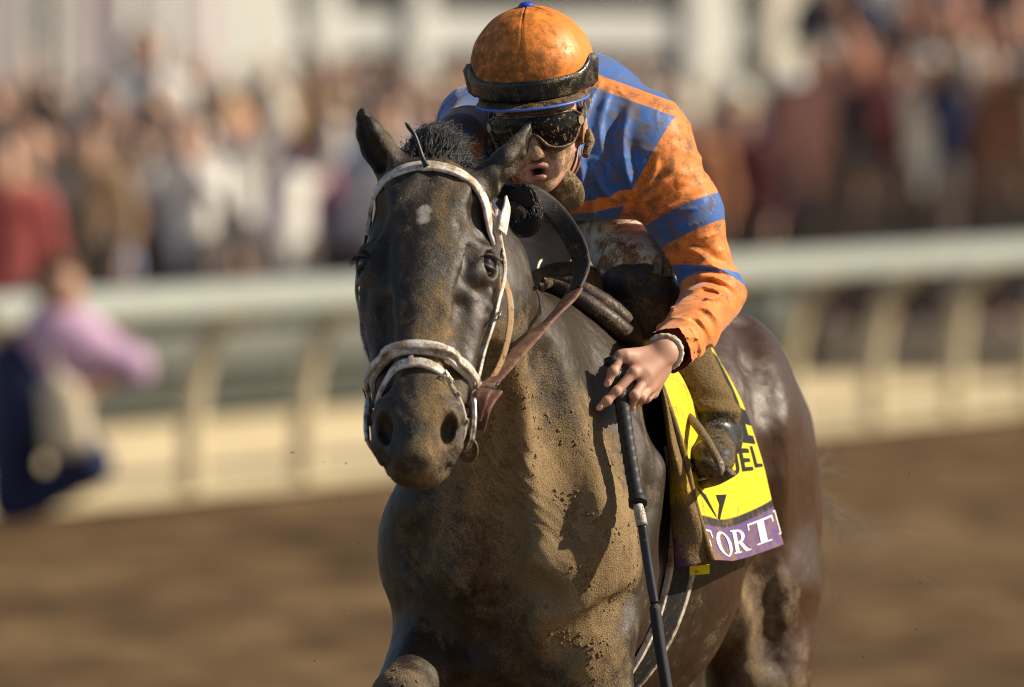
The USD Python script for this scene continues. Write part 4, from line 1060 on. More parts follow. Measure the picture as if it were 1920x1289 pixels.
for s in (-1, 1):                                       # bit
    c, _ = project(horse, [HD(s * .088, .475, -.085)], .010); c = c[0]
    u1, u2 = norm(HS * .94 - HN * .2), norm(HN * .55 + s * HX * .65)
    ring = [c + u1 * (.040 * math.sin(a)) + u2 * (.020 * math.cos(a)) for a in np.linspace(0, 2 * np.pi, 40)]
    obj('bit_ring', tube(ring, .0042, 8, caps=False), 'steel', bridle)
    obj('bit_shank', tube([c - u1 * .048 + u2 * .016, c - u1 * .01 + u2 * .019, c + u1 * .030 + u2 * .015], [.006, .0055, .005], 10, n=12), 'steel', bridle)
    obj('bit_guard', tube([c + s * HX * .012 - u2 * .01, c - s * HX * .012 - u2 * .006], [.022, .026], 20), 'dark_rubber', bridle)
    cl = [c + u1 * (.016 + .015 * (1 - math.cos(a))) + s * HX * (.004 + .013 * math.sin(a)) - HN * .022 * math.sin(a * .5) for a in np.linspace(0, 2 * np.pi, 26)]
    if s > 0: obj('curb_loop', strap(cl, [norm(p_ - (c + u1 * .058)) for p_ in cl], .011, .004), 'brown_leather', bridle, smooth=40)
    bl = [HD(s * .096, .385, -.085), HD(s * .100, .415, -.088), HD(s * .098, .445, -.086)]
    q3, n3 = project(horse, resample(bl, 12), .012)
    obj('bit_strap', strap(q3, n3, [.020, .016, .015], .006), 'white_leather', bridle, smooth=40)
    q3, n3 = project(horse, resample([HD(s * .100, .400, -.080), HD(s * .101, .412, -.084)], 4), .017)
    obj('keeper', strap(q3, n3, .024, .003), 'brown_leather', bridle, smooth=40)
# reins
bit_l, _ = project(horse, [HD(.088, .455, -.085)], .014)
RL = [bit_l[0] + HX * .006, P(905, 738, .02), P(945, 690, .13), P(1000, 630, .27), P(1050, 580, .42), P(1078, 545, .49)]
RB = [P(1078, 545, .49), P(1090, 505, .53), P(1084, 470, .55), P(1064, 430, .56), P(1034, 392, .56), P(1000, 366, .55), P(972, 362, .55), P(940, 395, .57)]
c = resample(RL, 50); t = np.linspace(0, 1, 50)[:, None]
nr = norm(A([-.25, -1, .35]) * (1 - t) + A([-.5, -.9, -.1]) * t)
obj('rein_leather', strap(c, nr, [.024, .028, .030, .032, .033], .006), 'red_leather', bridle, smooth=40)
c2 = c[:16] + A([.006, .018, -.020]); obj('rein_billet', strap(c2, nr[:16], .024, .005), 'red_leather', bridle, smooth=40)
i = 13; ax = norm(c[i + 1] - c[i]); lt = norm(np.cross(ax, nr[i]))
obj('rein_buckle', tube([c[i] + lt * .018 * a + ax * .011 * b + nr[i] * .004 for a, b in ((-1, -1), (1, -1), (1, 1), (-1, 1), (-1, -1), (1, -1))], .0024, 6, caps=False), 'steel', bridle)
c = resample(RB, 90); t = np.linspace(0, 1, 90)[:, None]
nr = norm(A([-.62, -.75, -.12]) * (1 - t) + A([.35, -.72, .60]) * t)
obj('rein_grip', strap(c, nr, [.033, .036, .037, .037, .036], .007), 'rein_rubber', bridle, smooth=40)
RR = [HD(-.088, .455, -.085), HD(-.082, .42, -.17), P(800, 600, .5), P(850, 480, .62), P(912, 420, .60)]
c = resample(RR, 50); c, _n = c, None
obj('rein_leather', strap(c, [A([-.9, -.4, .1])] * 50, .030, .006), 'red_leather', bridle, smooth=40)

# ------------------------------------------------------------------ saddle, girth, saddlecloth
saddle = xform('saddle', tuple(H(-.2, 0, 1.6)))
tag(saddle, 'small brown racing saddle with girth and stirrups, thick with mud', 'saddle')
sp = [EL(P(1060, 545, .98), (.062, .055, .045), k=.03), EC(P(1062, 545, 1.0), P(1130, 560, 1.35), (.085, .03), (.13, .035), k=.06, lat=(1, 0, 0)),
      EL(P(1150, 545, 1.50), (.13, .06, .05), k=.06),
      EC(P(1120, 575, 1.05), P(1200, 640, 1.07), (.028, .14), (.02, .13), k=.03, lat=norm(A([.7, -.3, .6])))]
sv, sf = polygonise(sp, [-.1, .7, 1.2], [.5, 1.8, 1.8], .006 * Q, disp=lambda p: .006 * (meshkit.fbm(p * 25, 3, 3) - .5))
obj('seat', trimesh.Trimesh(sv, sf, process=False), 'saddle_leather', saddle)
roll = A([(1000, 536), (1030, 545), (1070, 566), (1110, 592), (1150, 622), (1190, 655), (1225, 690)], float)
rr = resample(np.c_[roll, [0] * 7], 50); q, nr = on_horse(rr[:, 0], rr[:, 1], .011)
obj('pad_roll', tube(q, [.003, .014, .018, .019, .018, .017], 12), 'pad_leather', saddle)
q2, nr2 = project(horse, q + HF * -.055 + UP * .01, .018)
obj('pad_roll', tube(q2, [.004, .018, .020, .020, .018], 12), 'pad_leather', saddle)
q3, nr3 = project(horse, q[18:] + HF * -.10 + UP * .0, .02)
obj('pad_roll', tube(q3, [.006, .018, .02, .018], 12), 'pad_suede', saddle)
gth = [H(-.02 + .02 * math.cos(a), .26 * math.sin(a), 1.19 - .37 * math.cos(a)) for a in np.linspace(2.0, -2.0, 70)]
q, nr = project(horse, gth, .006)
obj('girth', strap(q, nr, .100, .008), 'girth_black', saddle, smooth=40)
for sgn, nm in ((1, 'girth_edge'), (-1, 'girth_edge')):
    q2, nr2 = project(horse, q + HF * .054 * sgn, .008)
    obj(nm, strap(q2, nr2, .014, .010), 'girth_white', saddle, smooth=40)
i = 20; q2, nr2 = project(horse, [q[i - 1] - HF * .02, q[i] - HF * .02, q[i + 1] - HF * .02], .014)
# stirrup
fc = T_L + (A_L - T_L) * .22
top = P(1288, 775, .92)
leath = [P(1236, 650, .99), P(1250, 700, .94), P(1272, 745, .92), top]
obj('stirrup_leather', strap(resample(leath, 20), [A([-.3, -1, .2])] * 20, .018, .004), 'stirrup_leather', saddle, smooth=40)
foot_l, foot_r = P(1315, 905, .80), P(1368, 884, .88)
iron = [top, P(1300, 790, .875), P(1318, 815, .825), P(1336, 845, .785), P(1350, 872, .765), P(1353, 894, .765)]
obj('stirrup_iron', tube(iron, [.0065, .010, .0095, .0085, .008], 10, n=34, flat=(1, .8)), 'stirrup_metal', saddle)
iron2 = [top, P(1286, 800, .93), P(1290, 835, .93), P(1300, 870, .92), P(1308, 902, .90)]
obj('stirrup_iron', tube(iron2, [.0065, .009, .008, .008], 10, n=30, flat=(1, .8)), 'stirrup_metal', saddle)
obj('stirrup_tread', tube([P(1306, 912, .90), P(1340, 903, .80), P(1372, 886, .765)], .011, 12, n=12, flat=(1, .6)), 'stirrup_metal', saddle)

cloth = xform('saddlecloth', tuple(P(1380, 900, 1.1)))
tag(cloth, 'yellow saddlecloth numbered 4 with purple name band under the saddle', 'saddlecloth')
G = A([[P(1205, 640, .90), P(1262, 618, 1.12), P(1312, 628, 1.40), P(1337, 655, 1.46)],
       [P(1240, 722, .80), P(1300, 715, .985), P(1352, 725, 1.16), P(1390, 752, 1.36)],
       [P(1283, 850, .80), P(1330, 855, .955), P(1376, 858, 1.07), P(1427, 858, 1.27)],
       [P(1306, 945, .80), P(1350, 962, .945), P(1396, 958, 1.06), P(1446, 938, 1.25)],
       [P(1338, 1050, .80), P(1372, 1052, .94), P(1412, 1042, 1.05), P(1467, 1021, 1.24)]])
def cl(s, t):
    """Point of the saddlecloth: s from front (0) to rear (1), t from top (0) to hem (1)."""
    s, t = np.broadcast_arrays(A(s, float), A(t, float)); sh = s.shape; s, t = s.ravel(), t.ravel()
    def bas(x, n):
        x = np.clip(x, 0, 1) * (n - 1); i = np.minimum(x.astype(int), n - 2); f = x - i
        idx = np.stack([np.clip(i - 1, 0, n - 1), i, i + 1, np.clip(i + 2, 0, n - 1)], 1)
        w = np.stack([-.5 * f + f ** 2 - .5 * f ** 3, 1 - 2.5 * f ** 2 + 1.5 * f ** 3, .5 * f + 2 * f ** 2 - 1.5 * f ** 3, -.5 * f ** 2 + .5 * f ** 3], 1)
        return idx, w
    ti, tw = bas(t, 5); si, sw = bas(s, 4)
    p = np.einsum('na,nb,nabk->nk', tw, sw, G[ti[:, :, None], si[:, None, :]])
    p += A([-.3, -1, 0]) * (.010 * np.sin(9 * s + 3 * t) * t ** 2 + .006 * np.sin(17 * s - 5 * t) * t ** 2)[:, None]
    return p.reshape(sh + (3,))
def cl_n(s, t):
    e = 2e-3
    a = cl(A(s) + e, t) - cl(A(s) - e, t); b = cl(s, A(t) + e) - cl(s, A(t) - e)
    n_ = norm(np.cross(a, b)); return np.where(n_[..., 1:2] > 0, -n_, n_)
def sheet(fn, ns, nt, thick=.004):
    s, t = np.meshgrid(np.linspace(0, 1, ns), np.linspace(0, 1, nt), indexing='ij')
    v = fn(s, t).reshape(-1, 3)
    F = []
    for i in range(ns - 1):
        for j in range(nt - 1):
            a = i * nt + j; F += [(a, a + nt, a + nt + 1), (a, a + nt + 1, a + 1)]
    m = trimesh.Trimesh(v, F, process=False)
    nr = A(m.vertex_normals); n_ = len(v)
    out = np.sign(np.median(nr[:, 1])) * -1
    back = v - nr * out * thick
    F = A(F) if out > 0 else A(F)[:, ::-1]
    bd = [i * nt for i in range(ns)] + [(ns - 1) * nt + j for j in range(1, nt)] + [i * nt + nt - 1 for i in range(ns - 2, -1, -1)] + [j for j in range(nt - 2, 0, -1)]
    E = []
    for a, b in zip(bd, bd[1:] + bd[:1]):
        E += [(a, a + n_, b + n_), (a, b + n_, b)]
    return trimesh.Trimesh(np.vstack([v, back]), np.vstack([F, F[:, ::-1] + n_, E]), process=False), n_, s.ravel(), t.ravel()
cm, n_, ss, tt = sheet(cl, 50, 90, .004)
ss, tt = np.r_[ss, ss], np.r_[tt, tt]
obj('cloth', cm, 'cloth_print', cloth, attrs={'hem': tt + .05 * ss, 'dirt': .33 + .20 * np.exp(-ss / .12) + .10 * smoothstep(.7, 1, tt)})
def flap(s, t):
    e = cl(0 * s, .10 + .9 * t)
    inn = np.stack([np.interp(t, [0, .3, .6, 1], v) for v in A([P(1236, 700, .84), P(1250, 850, .80), P(1258, 950, .80), P(1262, 1066, .80)]).T], -1)
    p = e + (inn - e) * s[..., None]
    p = p + A([.1, -1, 0]) * (.030 * np.sin(np.pi * s) ** .8 * (1 - .3 * t))[..., None] + A([.3, -1, 0]) * (.006 * np.sin(10 * t + 5 * s))[..., None]
    return p
fm, n_, ss, tt = sheet(flap, 24, 70, .004)
ss, tt = np.r_[ss, ss], np.r_[tt, tt]
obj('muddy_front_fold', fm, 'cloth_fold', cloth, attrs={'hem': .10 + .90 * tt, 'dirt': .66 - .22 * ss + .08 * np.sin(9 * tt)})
obj('edge_binding', tube([cl(0., t_) + A([0, -.004, 0]) for t_ in np.linspace(.10, 1, 50)], .0055, 8), 'binding', cloth)
obj('hem_tag', sheet(lambda s, t: P(1293, 1062, .80) + A([.036, 0, .003]) * s[..., None] + A([0, .004, -.017]) * t[..., None], 6, 4, .003)[0], 'yellow_cloth', cloth, smooth=False)
# lettering lies on the cloth: shapes in (s, t) units, cut fine and bent with it
from shapely.geometry import Polygon, box, LineString, Point
from shapely.ops import unary_union
from shapely import affinity
def inlay(name, poly, mat, lift=.0012, sub=.02):
    ms = []
    for g in getattr(poly, 'geoms', [poly]):
        if g.is_empty or g.area < 1e-6: continue
        x0, y0, x1, y1 = g.bounds
        for i in np.arange(x0, x1, sub):                  # cut into cells so that it can bend
            for j in np.arange(y0, y1, sub):
                c_ = g.intersection(box(i, j, i + sub, j + sub))
                for h_ in getattr(c_, 'geoms', [c_]):
                    if h_.geom_type == 'Polygon' and h_.area > 1e-9:
                        v, f = trimesh.creation.triangulate_polygon(h_, engine='earcut')
                        ms.append((v, f))
    V, F, k = [], [], 0
    for v, f in ms:
        V.append(v); F.append(A(f) + k); k += len(v)
    V, F = np.vstack(V), np.vstack(F)
    p = cl(V[:, 0], V[:, 1]); nr = cl_n(V[:, 0], V[:, 1])
    p = p + nr * lift
    tri = p[F]; fn = np.cross(tri[:, 1] - tri[:, 0], tri[:, 2] - tri[:, 0])
    flip = (fn * nr[F[:, 0]]).sum(1) < 0
    F[flip] = F[flip][:, ::-1]
    obj(name, trimesh.Trimesh(p, F, process=False), mat, cloth, smooth=False)
def serif(ch):
    """Serif capitals in a unit-high box, y down."""
    st, th, sr = .17, .06, .055
    def bar(x0, y0, x1, y1): return box(min(x0, x1), min(y0, y1), max(x0, x1), max(y0, y1))
    def ser(x, y, w): return box(x - w / 2, y - sr if y > .5 else y, x + w / 2, y if y > .5 else y + sr)
    if ch == 'O':
        return affinity.scale(Point(.42, .5).buffer(1, 48), .42, .52).difference(affinity.scale(Point(.42, .5).buffer(1, 48), .25, .45)), .88
    if ch == 'R':
        bowl = affinity.scale(Point(.30, .27).buffer(1, 32), .36, .27).difference(affinity.scale(Point(.30, .27).buffer(1, 32), .19, .20)).intersection(box(.28, -.1, 1, 1))
        return unary_union([bar(.10, 0, .27, 1), bowl, bar(.2, 0, .34, .06), bar(.2, .47, .36, .53), ser(.19, 0, .36), ser(.19, 1, .36), Polygon([(.30, .5), (.46, .5), (.78, 1), (.58, 1)]), ser(.70, 1, .28)]), .86
    if ch == 'T':
        return unary_union([bar(.32, 0, .50, 1), bar(0, 0, .82, .07), Polygon([(0, 0), (.06, 0), (.045, .26), (0, .26)]), Polygon([(.82, 0), (.76, 0), (.775, .26), (.82, .26)]), ser(.41, 1, .42)]), .88
    if ch == 'F':
        return unary_union([bar(.10, 0, .28, 1), bar(.1, 0, .70, .07), bar(.2, .44, .52, .51), Polygon([(.70, 0), (.64, 0), (.66, .26), (.70, .26)]), bar(.47, .36, .52, .60), ser(.19, 0, .38), ser(.19, 1, .38)]), .80
    if ch == 'E':
        return unary_union([bar(.10, 0, .28, 1), bar(.1, 0, .72, .07), bar(.2, .44, .52, .51), bar(.1, .93, .72, 1), Polygon([(.72, 0), (.66, 0), (.68, .26), (.72, .26)]), bar(.47, .36, .52, .60), ser(.19, 0, .38), ser(.19, 1, .38)]), .80
def block(text):
    """Sans capitals from straight strokes and arcs, unit-high, y down."""
    w = .2; out, x = [], 0
    for ch in text:
        if ch == 'F': g = unary_union([box(0, 0, w, 1), box(0, 0, .6, .19), box(0, .42, .5, .60)]); a = .68
        elif ch == 'A': g = unary_union([Polygon([(0, 1), (.28, 0), (.5, 0), (.78, 1), (.56, 1), (.39, .3), (.22, 1)]), box(.2, .62, .58, .78)]); a = .82
        elif ch == 'N': g = unary_union([box(0, 0, w, 1), box(.5, 0, .7, 1), Polygon([(0, 0), (.24, 0), (.7, 1), (.46, 1)])]); a = .80
        elif ch == 'D': g = unary_union([box(0, 0, w, 1), affinity.scale(Point(.15, .5).buffer(1, 24), .53, .5).difference(affinity.scale(Point(.15, .5).buffer(1, 24), .32, .31)).intersection(box(.1, -1, 2, 2))]); a = .78
        elif ch == 'U': g = unary_union([box(0, 0, w, .65), box(.48, 0, .68, .65), affinity.scale(Point(.34, .65).buffer(1, 24), .34, .36).difference(affinity.scale(Point(.34, .65).buffer(1, 24), .14, .17)).intersection(box(-1, .65, 2, 2))]); a = .78
        elif ch == 'E': g = unary_union([box(0, 0, w, 1), box(0, 0, .6, .19), box(0, .41, .54, .59), box(0, .81, .6, 1)]); a = .70
        elif ch == 'L': g = unary_union([box(0, 0, w, 1), box(0, .81, .58, 1)]); a = .64
        out.append(affinity.translate(g, x, 0)); x += a
    return unary_union(out), x
def place(g, s0, t0, ws, ht, rot=0):
    g = affinity.scale(g, ws, ht, origin=(0, 0)); g = affinity.translate(g, s0, t0)
    return affinity.rotate(g, rot, origin=(s0, t0)) if rot else g
x = -.10
for ch in 'FORTE':
    g, a = serif(ch)
    gg = place(g, x, .850 - .05 * max(x, 0), .30, .120).intersection(box(.005, 0, .995, 1))
    if not gg.is_empty and gg.area > 1e-5: inlay('letter', gg, 'white_print', .0014)
    x += a * .30 + .004
x = .985
for i_, ch in enumerate('LEUDNAF'):
    g, w_ = block(ch)
    gg = place(g, x - w_ * .185, .450 + .012 * i_, .185, .100); x -= w_ * .185 + .004
    gg = gg.intersection(box(.005, 0, .99, 1))
    if not gg.is_empty and gg.area > 1e-5: inlay('letter', gg, 'black_print', .0012)
four = unary_union([Polygon([(.45, 0), (.72, 0), (.72, 1), (.45, 1)]), Polygon([(.45, 0), (.72, 0), (.20, .62), (0, .62)]), box(0, .60, .95, .78), box(.34, .90, .84, 1.0)])
inlay('number', place(four, .44, .08, .62, .36).intersection(box(.005, 0, .99, 1)), 'black_print', .0012)
shield = unary_union([Polygon([(.0, 0), (.26, .18), (.50, 1), (.40, .85)]), Polygon([(.62, .05), (1, 0), (.58, 1), (.52, .95), (.68, .4)])])
inlay('emblem', place(shield, .08, .66, .38, .125), 'black_print', .0013)

# ------------------------------------------------------------------ whip
whip = xform('whip', tuple(P(1170, 740, .60)))
tag(whip, 'black riding whip with taped handle and padded tip held in the left hand', 'whip')
w0, w1, w2, w3, w4 = P(1147, 672, .625), P(1164, 745, .602), P(1196, 946, .45), P(1204, 986, .44), P(1227, 1132, .42)
hp = resample([w0, w1, P(1178, 840, .53), w2], 120)
rad = .0125 + .0018 * ((np.arange(120) * 1.0 % 7.5) / 7.5); rad[:6] += .003; rad[-5:] += .003
obj('handle', tube(hp, rad, 14), 'whip_tape', whip)
obj('collar', tube(resample([w2, w3], 8), [.0085, .0105, .0100], 12), 'whip_collar', whip)
obj('shaft', tube(resample([w3, P(1215, 1060, .43), w4], 40), [.0088, .0085, .0082], 12), 'whip_shaft', whip)
obj('padded_tip', tube(resample([w4, P(1229, 1148, .42), P(1238, 1215, .415), P(1250, 1289, .41), P(1262, 1370, .405)], 40), [.0085, .0150, .0155, .0155, .0150, .013], 14, flat=(1, .7)), 'whip_pad', whip)

# clods thrown up by the hooves, hanging in the air
cl_ = []
for k in range(13):
    c = P(crng.uniform(560, 720) if k % 3 else crng.uniform(1560, 1760), crng.uniform(560, 1240), crng.uniform(-.2, 1.6)) if 0 else P(rng.uniform(540, 720) if k % 3 else rng.uniform(1540, 1760), rng.uniform(700, 1250), rng.uniform(.2, 1.4))
    m = trimesh.creation.icosphere(1, 1.0); v = m.vertices * (.6 + .8 * meshkit.noise(m.vertices * 1.7 + k * 7.0)[:, None]) * rng.uniform(.0007, .0016)
    cl_.append(trimesh.Trimesh(v + c, m.faces, process=False))
tag(obj('flying_dirt', join(*cl_), 'clod'), 'specks of dirt thrown up around the horse', 'dirt', kind='stuff')
# ------------------------------------------------------------------ ground
RA, RB_ = P(400, 940, 31.5), P(1600, 815, 40.1)
RA[2] = RB_[2] = 0
RD = norm(RB_ - RA); RN = A([RD[1], -RD[0], 0]); RN = RN if RN[0] < 0 else -RN     # RN points to the crowd's side
if (RN @ A([-.94, .34, 0])) < 0: RN = -RN
def R(t, n, z=0.0):
    """t metres along the rail, n metres behind it."""
    return RA + RD * t + RN * n + A([0, 0, z])
def sheet_xy(pts, z):
    v = [(x, y, z) for x, y in pts]; return trimesh.Trimesh(v, [(0, 1, 2), (0, 2, 3)], process=False)
xs, ys = np.linspace(-26, 26, 180), np.r_[np.linspace(-26, 60, 260)]
gx, gy = np.meshgrid(xs, ys, indexing='ij')
gp = np.stack([gx, gy, 0 * gx], -1).reshape(-1, 3)
side = (gp - RA) @ RN
hgt = .035 * (meshkit.fbm(gp * [1.3, .8, 1], 4, 2) - .5) + .02 * (meshkit.fbm(gp * 5.0, 3, 9) - .5)
gp[:, 2] = hgt * smoothstep(-.2, -1.5, side) * smoothstep(0, 3, 26 - np.abs(gp[:, 0])) - .012
nx, ny = len(xs), len(ys)
ii, jj = np.meshgrid(np.arange(nx - 1), np.arange(ny - 1), indexing='ij'); a = (ii * ny + jj).ravel()
F = np.vstack([np.stack([a, a + ny, a + ny + 1], 1), np.stack([a, a + ny + 1, a + 1], 1)])
o = obj('dirt_track', trimesh.Trimesh(gp, F, process=False), 'track_dirt'); tag(o, kind='structure')
o = obj('ground', sheet_xy([(-900, -900), (900, -900), (900, 900), (-900, 900)], -.05), 'track_dirt', smooth=False); tag(o, kind='structure')
ap = [R(-40, .12, .012), R(90, .12, .012), R(90, 3.9, .012), R(-40, 3.9, .012)]
o = obj('sand_apron', trimesh.Trimesh(ap, [(0, 1, 2), (0, 2, 3)], process=False), 'apron_sand', smooth=False); tag(o, kind='structure')
ap = [R(-40, 3.9, .016), R(120, 3.9, .016), R(120, 60, .016), R(-40, 60, .016)]
o = obj('concourse', trimesh.Trimesh(ap, [(0, 1, 2), (0, 2, 3)], process=False), 'concrete', smooth=False); tag(o, kind='structure')
# ------------------------------------------------------------------ rail with goose-neck posts
rail = xform('running_rail', tuple(RA)); tag(rail, 'long cream white running rail on curved posts along the edge of the dirt track', 'rail')
t0, t1 = -14.0, 34.0
prof = A([(-.09, .845), (-.10, .88), (-.085, .945), (-.04, .975), (.04, .975), (.07, .95), (.06, .91), (.0, .885), (-.06, .845)])
def extr(prof, ta, tb):
    k = len(prof); v = np.vstack([[R(t, n, z) for n, z in prof] for t in (ta, tb)])
    F = [q for j in range(k) for q in ((j, (j + 1) % k, k + (j + 1) % k), (j, k + (j + 1) % k, k + j))]
    c = A(trimesh.creation.triangulate_polygon(Polygon(prof), engine='earcut')[1]) % k
    return trimesh.Trimesh(v, np.vstack([F, c[:, ::-1] if 0 else c, c + k]), process=False)
for k in range(12):
    obj('cover_panel', extr(prof, t0 + 4 * k + .01, t0 + 4 * k + 3.99), 'rail_white', rail, smooth=30)
k = 0
while t0 + .4 + 1.42 * k < t1:
    t = t0 + .4 + 1.42 * k; k += 1
    pts = [R(t, .34, -.05), R(t, .34, .30), R(t, .31, .55), R(t, .22, .74), R(t, .08, .86), R(t, -.02, .885)]
    obj('post', tube(resample(pts, 16), [.062, .056, .05, .045], 10), 'rail_cream', rail)
fence = xform('boundary_fence', tuple(R(0, 3.9))); tag(fence, 'low dark green fence between the sand strip and the crowd', 'fence')
for k in range(30):
    t = -16 + 2.5 * k
    obj('post', extr(A([(3.88, 0), (3.96, 0), (3.96, .77), (3.88, .77)]), t - .04, t + .04), 'fence_green', fence, smooth=False)
    for z in (.06, .30, .54):
        obj('board', extr(A([(3.84, z), (3.877, z), (3.877, z + .20), (3.84, z + .20)]), t + .005, t + 2.495), 'fence_green' if z != .30 else 'fence_grey', fence, smooth=False)
# ------------------------------------------------------------------ grandstand end and marquee
SLANT = math.radians(25.0)                                   # these fronts face half right, into the sun
SE, SN = A([math.cos(SLANT), math.sin(SLANT), 0]), A([-math.sin(SLANT), math.cos(SLANT), 0])
def slab(pts2, y0, depth, name, mat, parent):
    """Upright block in a slanting front that crosses the line of sight at distance y0; it spans the picture box pts2 = (px0, py0, px1, py1)."""
    x0, p0, x1, p1 = pts2
    def hit(px, py):
        d = P(px, py, 0.0) - CAM0; o = A([0, y0, 0]) - CAM0
        return CAM0 + d * ((o @ SN) / (d @ SN))
    a, b = hit(x0, 300), hit(x1, 300); m_ = (a + b) / 2; k_ = (m_[1] + 20) / (y0 + 20)
    z0, z1 = hit((x0 + x1) / 2, p1)[2], hit((x0 + x1) / 2, p0)[2]
    w = np.linalg.norm((b - a)[:2])
    m = rbox((w, depth, z1 - z0), .02)
    v = A(m.vertices); c = A([m_[0], m_[1], (z0 + z1) / 2]) + SN * depth / 2
    m = trimesh.Trimesh(c + v[:, :1] * SE + v[:, 1:2] * SN + v[:, 2:] * UP, m.faces, process=False)
    return obj(name, m, mat, parent, smooth=False)
SY = 66.0
stand = xform('grandstand', (0, SY, 0)); tag(stand, 'white framed grandstand front with rows of dark openings above the crowd', 'grandstand')
slab((398, -260, 548, 420), SY, .5, 'column', 'stand_white', stand)
slab((1440, -260, 1532, 420), SY, .5, 'column', 'stand_cream', stand)
for x0, x1 in ((590, 640), (772, 812), (1288, 1378)):
    slab((x0, -260, x1, 420), SY + .05, .4, 'column', 'stand_white', stand)
slab((548, 24, 1440, 98), SY + .12, .3, 'panel', 'stand_panel', stand)
slab((548, 142, 1440, 240), SY + .12, .3, 'panel', 'stand_panel', stand)
slab((548, -120, 1440, -30), SY + .12, .3, 'panel', 'stand_panel', stand)
for x0, x1 in ((548, 590), (640, 772), (812, 1050), (1050, 1288), (1378, 1440)):
    slab((x0, 98, x1, 142), SY + .14, .2, 'dark_opening', 'stand_dark', stand)
    slab((x0, -30, x1, 24), SY + .14, .2, 'dark_opening', 'stand_dark', stand)
slab((398, -330, 1532, -262), SY - .6, 9.0, 'roof', 'stand_panel', stand)
marq = xform('white_marquee', (0, 60, 0)); tag(marq, 'pale striped marquee wall of hanging panels at the far left behind the crowd', 'marquee')
x, k = -260, 0
pal = ['tent_white', 'tent_pink', 'tent_white', 'tent_grey', 'tent_white', 'tent_cream']
while x < 392:
    w = [38, 26, 46, 18, 32, 22, 50][k % 7]
    slab((x, -230, x + w, 430), 60 + (.08 if k % 2 else 0), .06, 'wall_panel', pal[k % 6], marq); x += w + 1; k += 1
slab((-270, -262, 398, -232), 59.6, 2.5, 'roof_edge', 'tent_white', marq)
tiers = xform('spectator_terrace', tuple(R(0, 20))); tag(tiers, 'stepped concrete terrace full of people at the far right', 'terrace')
for k in range(9):
    a, b = P(1535, 300, 50 + 1.6 * k), P(2500, 300, 50 + 1.6 * k)
    obj('step', rbox((b[0] - a[0], 1.6, .28 * (k + 1)), .01, ((a[0] + b[0]) / 2, 50.8 + 1.6 * k, .14 * (k + 1) + .02)), 'concrete', tiers, smooth=False)
# ------------------------------------------------------------------ people in the crowd
SKINS = ['skin_light', 'skin_tan', 'skin_brown']
for n_, c in zip(SKINS, ((.50, .30, .22), (.38, .21, .14), (.15, .08, .055))): plain(n_, c, .5)
TOPS = {'white': (.72, .71, .68), 'cream': (.55, .48, .36), 'pale blue': (.24, .32, .50), 'navy blue': (.018, .025, .075), 'black': (.014, .013, .014), 'dark grey': (.05, .05, .055), 'maroon': (.11, .035, .04),
        'red': (.30, .07, .07), 'hot pink': (.42, .09, .17), 'salmon pink': (.52, .25, .19), 'purple': (.075, .055, .15), 'orange': (.36, .16, .085), 'tan': (.32, .21, .13), 'rust brown': (.19, .09, .055), 'lilac': (.48, .32, .48), 'grey green': (.18, .20, .17)}
for n_, c in TOPS.items(): plain('top_' + n_.replace(' ', '_'), c, .75, .2)
HAIRS = {'dark hair': (.014, .010, .008), 'blond hair': (.35, .23, .09), 'brown hair': (.08, .042, .022), 'grey hair': (.30, .29, .28), 'a straw hat': (.50, .38, .20), 'a white cap': (.66, .65, .62), 'a dark cap': (.02, .022, .03)}
for n_, c in HAIRS.items(): plain('hair_' + n_.replace(' ', '_'), c, .7, .2)
plain('trousers_dark', (.11, .09, .085), .8, .2)
def C(a, b, ra, rb=None, k=.05): return EC(A(a, float), A(b, float), ra, rb, k=k)
POSES = {'arms down': ([(.19, 0, 1.40), (.25, .0, 1.12), (.22, -.10, .90)], [(-.19, 0, 1.40), (-.25, 0, 1.12), (-.21, -.08, .90)]),
         'one arm raised': ([(.19, 0, 1.42), (.31, -.10, 1.60), (.24, -.18, 1.84)], [(-.19, 0, 1.40), (-.25, 0, 1.12), (-.20, -.08, .92)]),
         'both arms up': ([(.19, 0, 1.42), (.33, -.06, 1.62), (.25, -.12, 1.86)], [(-.19, 0, 1.42), (-.33, -.06, 1.62), (-.25, -.12, 1.86)]),
         'hands at the face': ([(.19, 0, 1.40), (.27, -.14, 1.24), (.09, -.22, 1.50)], [(-.19, 0, 1.40), (-.27, -.14, 1.24), (-.09, -.22, 1.50)])}
HEADM = [EL((0, -.01, 1.62), (.078, .095, .118), k=.03), C((0, -.09, 1.60), (0, -.10, 1.585), .016, .018, k=.02), EL((0, -.03, 1.53), (.05, .055, .05), k=.05), C((0, 0, 1.56), (0, .01, 1.40), .055, .065)]
